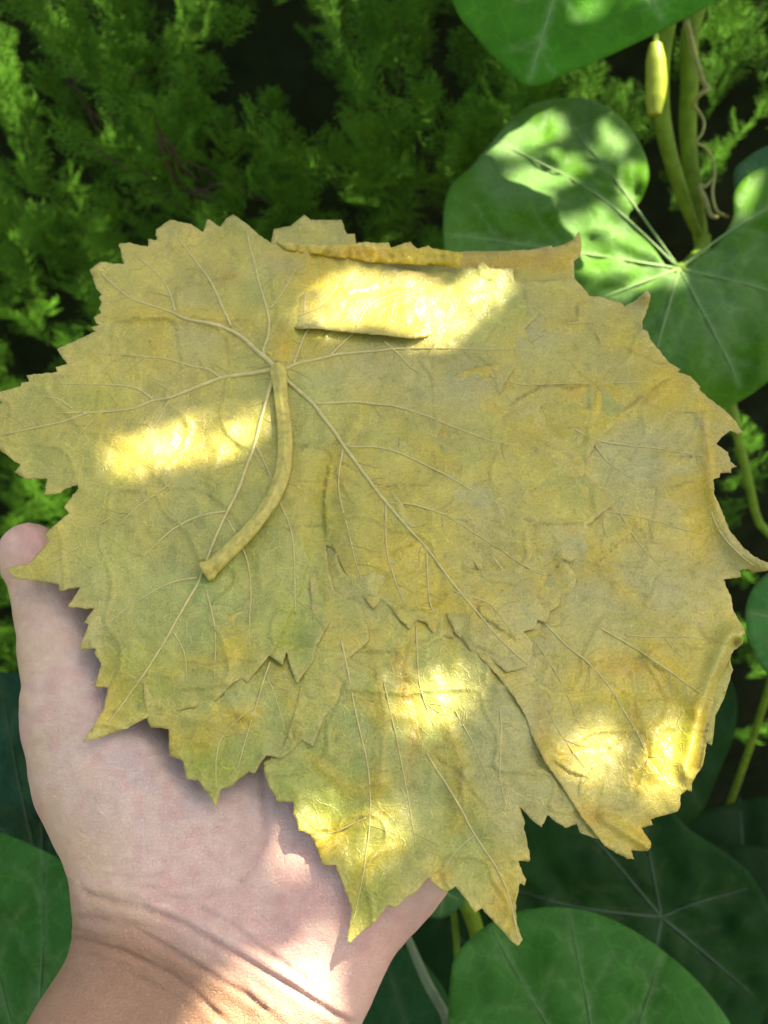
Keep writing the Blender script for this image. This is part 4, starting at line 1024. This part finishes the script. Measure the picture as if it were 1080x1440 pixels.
# ------------------------------------------------------------------ unseen branch added overhead, its gaps shaped to place the sun patches
e1 = np.cross([0, 0, 1.], S); e1 /= np.linalg.norm(e1); e2 = np.cross(S, e1)
def ab(w): return np.stack([np.asarray(w) @ e1, np.asarray(w) @ e2], -1)
def hedge_pl(u, v):
    d = np.stack([(np.asarray(u, float) - 540) / F, (720 - np.asarray(v, float)) / F, np.ones(len(u))], -1); w = W(d) - CAM
    return CAM + w * ((HY - .03) / w[:, 1])[:, None]
stack_spots = [
    [(425, 425), (452, 400), (480, 380), (560, 388), (598, 396), (640, 404), (668, 376), (722, 378), (718, 398), (690, 425), (640, 470), (608, 478), (570, 452), (500, 450), (430, 440)],
    [(140, 662), (195, 640), (250, 612), (300, 604), (345, 586), (366, 584), (368, 608), (330, 626), (285, 640), (240, 650), (200, 668), (160, 676)],
    [(570, 995), (590, 980), (630, 975), (645, 985), (640, 1002), (615, 1018), (585, 1018)],
    [(806, 1062), (835, 1050), (858, 1062), (856, 1084), (830, 1088)],
    [(918, 1085), (935, 1055), (946, 1025), (962, 1028), (960, 1070), (946, 1108), (928, 1104)],
    [(502, 1174), (530, 1162), (556, 1168), (552, 1184), (520, 1190)],
    [(272, 1490), (300, 1420), (335, 1392), (392, 1386), (420, 1356), (446, 1345), (458, 1380), (452, 1410), (484, 1440), (480, 1500), (420, 1530), (330, 1530)],
    [(404, 1182), (428, 1172), (442, 1204), (424, 1220)]]
def shrink(p, f):
    p = np.array(p, float); return p.mean(0) + (p - p.mean(0)) * f
SHR = [.9, .86, .80, .55, .85, .70, 1.0, .8]
spots_ab = [ab(PW(*shrink(p, SHR[k]).T, PS, (0, 0, 0, 0, 0, 0, .005, .006)[k])) for k, p in enumerate(stack_spots)]
for p in ([(690, 205), (740, 162), (790, 146), (800, 170), (765, 196), (715, 212)], [(722, 236), (760, 222), (815, 214), (822, 236), (780, 252), (735, 256)], [(632, 318), (690, 292), (735, 262), (770, 276), (725, 322), (640, 350)], [(690, 345), (760, 315), (850, 300), (880, 315), (945, 372), (930, 392), (880, 395), (830, 380), (760, 352)],
          [(650, 280), (690, 268), (690, 280), (650, 295)], [(885, 225), (905, 235), (905, 262), (890, 300), (880, 285)], [(1036, 268), (1062, 250), (1050, 290), (1038, 305)], [(850, 175), (880, 190), (870, 210), (845, 200)], [(925, 375), (955, 365), (960, 385), (930, 392)]):
    spots_ab.append(ab(PW(*np.array(p, float).T, PL2)))
for p in ([(-10, 680), (60, 685), (75, 715), (40, 735), (-10, 725)], [(100, 260), (130, 250), (135, 290), (105, 300)], [(215, 150), (240, 155), (235, 180), (212, 175)], [(40, 90), (70, 80), (75, 120), (45, 130)], [(20, 330), (50, 320), (60, 365), (25, 370)], [(310, 60), (330, 55), (335, 85), (312, 90)], [(560, 190), (590, 180), (590, 220), (565, 225)], [(150, 20), (175, 15), (178, 45), (152, 50)], [(15, 180), (35, 175), (35, 210), (18, 215)]):
    spots_ab.append(ab(hedge_pl(*np.array(p, float).T)))
spots_ab.append(ab(W(np.array([((u_ - 540) / F * .6, (720 - v_) / F * .6, .6) for u_, v_ in [(910, 75), (936, 75), (936, 165), (910, 165)]]))))
spots_ab.append(ab(np.array([px(u_, v_, .69) for u_, v_ in [(862, 130), (905, 125), (925, 180), (890, 205), (862, 175)]])))
pts = []
for u_ in np.linspace(-80, 1160, 12):
    for v_ in np.linspace(-80, 1520, 14):
        for d_ in (.2, .3, .45, .6):
            pts.append(px(u_, v_, d_))
        if v_ > 900: pts += [px(u_, v_, .78), px(u_, v_, .95)]
hpts = np.array([hedge_pl([u_], [v_])[0] for u_ in np.linspace(-120, 1200, 14) for v_ in np.linspace(-120, 1000, 12)])
pab = ab(np.array(pts)); hab = ab(hpts)
gl = np.minimum(pab.min(0), hab.min(0)) - .03; gh = np.maximum(pab.max(0), hab.max(0)) + .03
GR = .003
nx, ny = ((gh - gl) / GR).astype(int)
GA, GB = np.meshgrid(gl[0] + GR * np.arange(nx), gl[1] + GR * np.arange(ny), indexing='ij')
need = np.zeros((nx, ny), bool)
for a, b in pab: need |= (GA - a) ** 2 + (GB - b) ** 2 < .075 ** 2
core = need.copy()
for a, b in hab: need |= (GA - a) ** 2 + (GB - b) ** 2 < .075 ** 2
soft = need & ~core
spotm = np.zeros((nx, ny), bool)
for s_ in spots_ab: spotm |= inpoly(GA, GB, s_)
sc_ = np.stack([GA[spotm], GB[spotm]], 1)
dist = np.full((nx, ny), 9., np.float32)
for s_ in spots_ab:
    n_ = len(s_); ring = np.vstack([s_, s_[:1]])
    D, _, _ = polydist(GA, GB, ring); dist = np.minimum(dist, D)
dist[spotm] = 0
r_ = np.random.default_rng(99)
LC = 1.05; base_c = float((PW(540, 760, PS) @ S)) + LC
CV, CF, nb = [], [], 0
def added_canopy_leaf(a, b, c, L, wd, th, tilt):
    global nb
    X = math.cos(th) * e1 + math.sin(th) * e2; Yp = -math.sin(th) * e1 + math.cos(th) * e2
    Y = math.cos(tilt) * Yp + math.sin(tilt) * S; Nn = np.cross(X, Y)
    prof = [(-1, 0), (-.75, .55), (-.35, .95), (.1, .95), (.5, .68), (.8, .3), (1, 0)]
    p0 = a * e1 + b * e2 + c * S
    vv = []
    for t, w_ in prof:
        for s_ in (-1, 0, 1): vv.append(p0 + X * L * t + Y * wd * w_ * s_ + Nn * (L * .10 * (abs(s_) * w_ - t * t)))
    CV.append(np.array(vv))
    for i in range(6):
        for j in range(2):
            q_ = nb + i * 3 + j; CF.append((q_, q_ + 1, q_ + 4, q_ + 3))
    nb += len(vv)
for pas in range(2):
    cov = np.zeros((nx, ny), bool); cells = np.argwhere(need & (dist > .0022)); r_.shuffle(cells)
    for rmin, rmax in ((.03, .055), (.014, .03), (.0065, .014), (.0038, .0065), (.0024, .0038)):
        if pas and rmin < .006: continue
        for i, j in cells:
            if cov[i, j]: continue
            d_ = dist[i, j]
            if d_ < rmin: continue
            if soft[i, j]:
                if pas: continue
                d_ = min(d_, r_.uniform(.010, .022))
                if d_ < rmin: continue
            L = min(d_ * .98, max(r_.uniform(rmin * 1.05, rmax), rmin)); tilt = r_.uniform(-.5, .5); wd = L * r_.uniform(.6, .75); th = r_.uniform(0, 6.28)
            k = int(L / GR) + 1
            i0, i1, j0, j1 = max(0, i - k), min(nx, i + k + 1), max(0, j - k), min(ny, j + k + 1)
            da = GA[i0:i1, j0:j1] - GA[i, j]; db = GB[i0:i1, j0:j1] - GB[i, j]
            X_ = da * math.cos(th) + db * math.sin(th); Y_ = -da * math.sin(th) + db * math.cos(th)
            cov[i0:i1, j0:j1] |= (X_ / (L * .92)) ** 2 + (Y_ / (wd * math.cos(tilt) * .9)) ** 2 < 1
            if soft[i, j] and r_.random() < .30: continue
            added_canopy_leaf(GA[i, j], GB[i, j], base_c + r_.uniform(-.05, .07) + pas * .04, L, wd, th, tilt)
for si in (0, 0, 0, 0, 0, 1, 1):            # leaflets added to break up the two largest gaps
    q_ = spots_ab[si]; k = r_.integers(0, len(q_)); c_ = q_.mean(0); p_ = q_[k] + (c_ - q_[k]) * r_.uniform(.05, .45)
    added_canopy_leaf(p_[0], p_[1], base_c + r_.uniform(-.05, .05), r_.uniform(.0035, .006), r_.uniform(.0025, .004), r_.uniform(0, 6.28), .2)
CVa = np.vstack(CV)
ca, cb_ = (gl + gh) / 2
root = ca * e1 + cb_ * e2 + (base_c + .10) * S
can = empty('added_shade_branch', root, 'unseen leafy branch added overhead, its gaps shaped to cast the dappled shade', 'branch')
cf = mk('foliage', CVa, np.array(CF), M_CANOPY, can); cf['kind'] = 'stuff'
for k in range(9):
    a0 = r_.uniform(0, 6.28); tip = root + (math.cos(a0) * e1 + math.sin(a0) * e2) * .3 + S * .0
    mid2 = (root + tip) / 2 + S * .05
    v_, f_ = tube(catmull(np.array([root, mid2, tip]), 6, False), np.linspace(.006, .002, 13), 6)
# main limb of the added branch, rising out of the hedge at right
v_, f_ = tube(catmull(np.array([[1.1, 1.1, 0], [1.12, 1.0, 1.2], [1.0, .85, 2.0], root + [.1, 0, .1] + .05 * S, root + .05 * S]), 8, False), np.linspace(.035, .008, 33), 8)
mk('limb', v_, f_, M_BARK, can)
print('canopy leaves', len(CV), 'sprays', len(spr), 'hand verts', nv)
for o in bpy.data.objects:
    if '_o' in o: del o['_o']
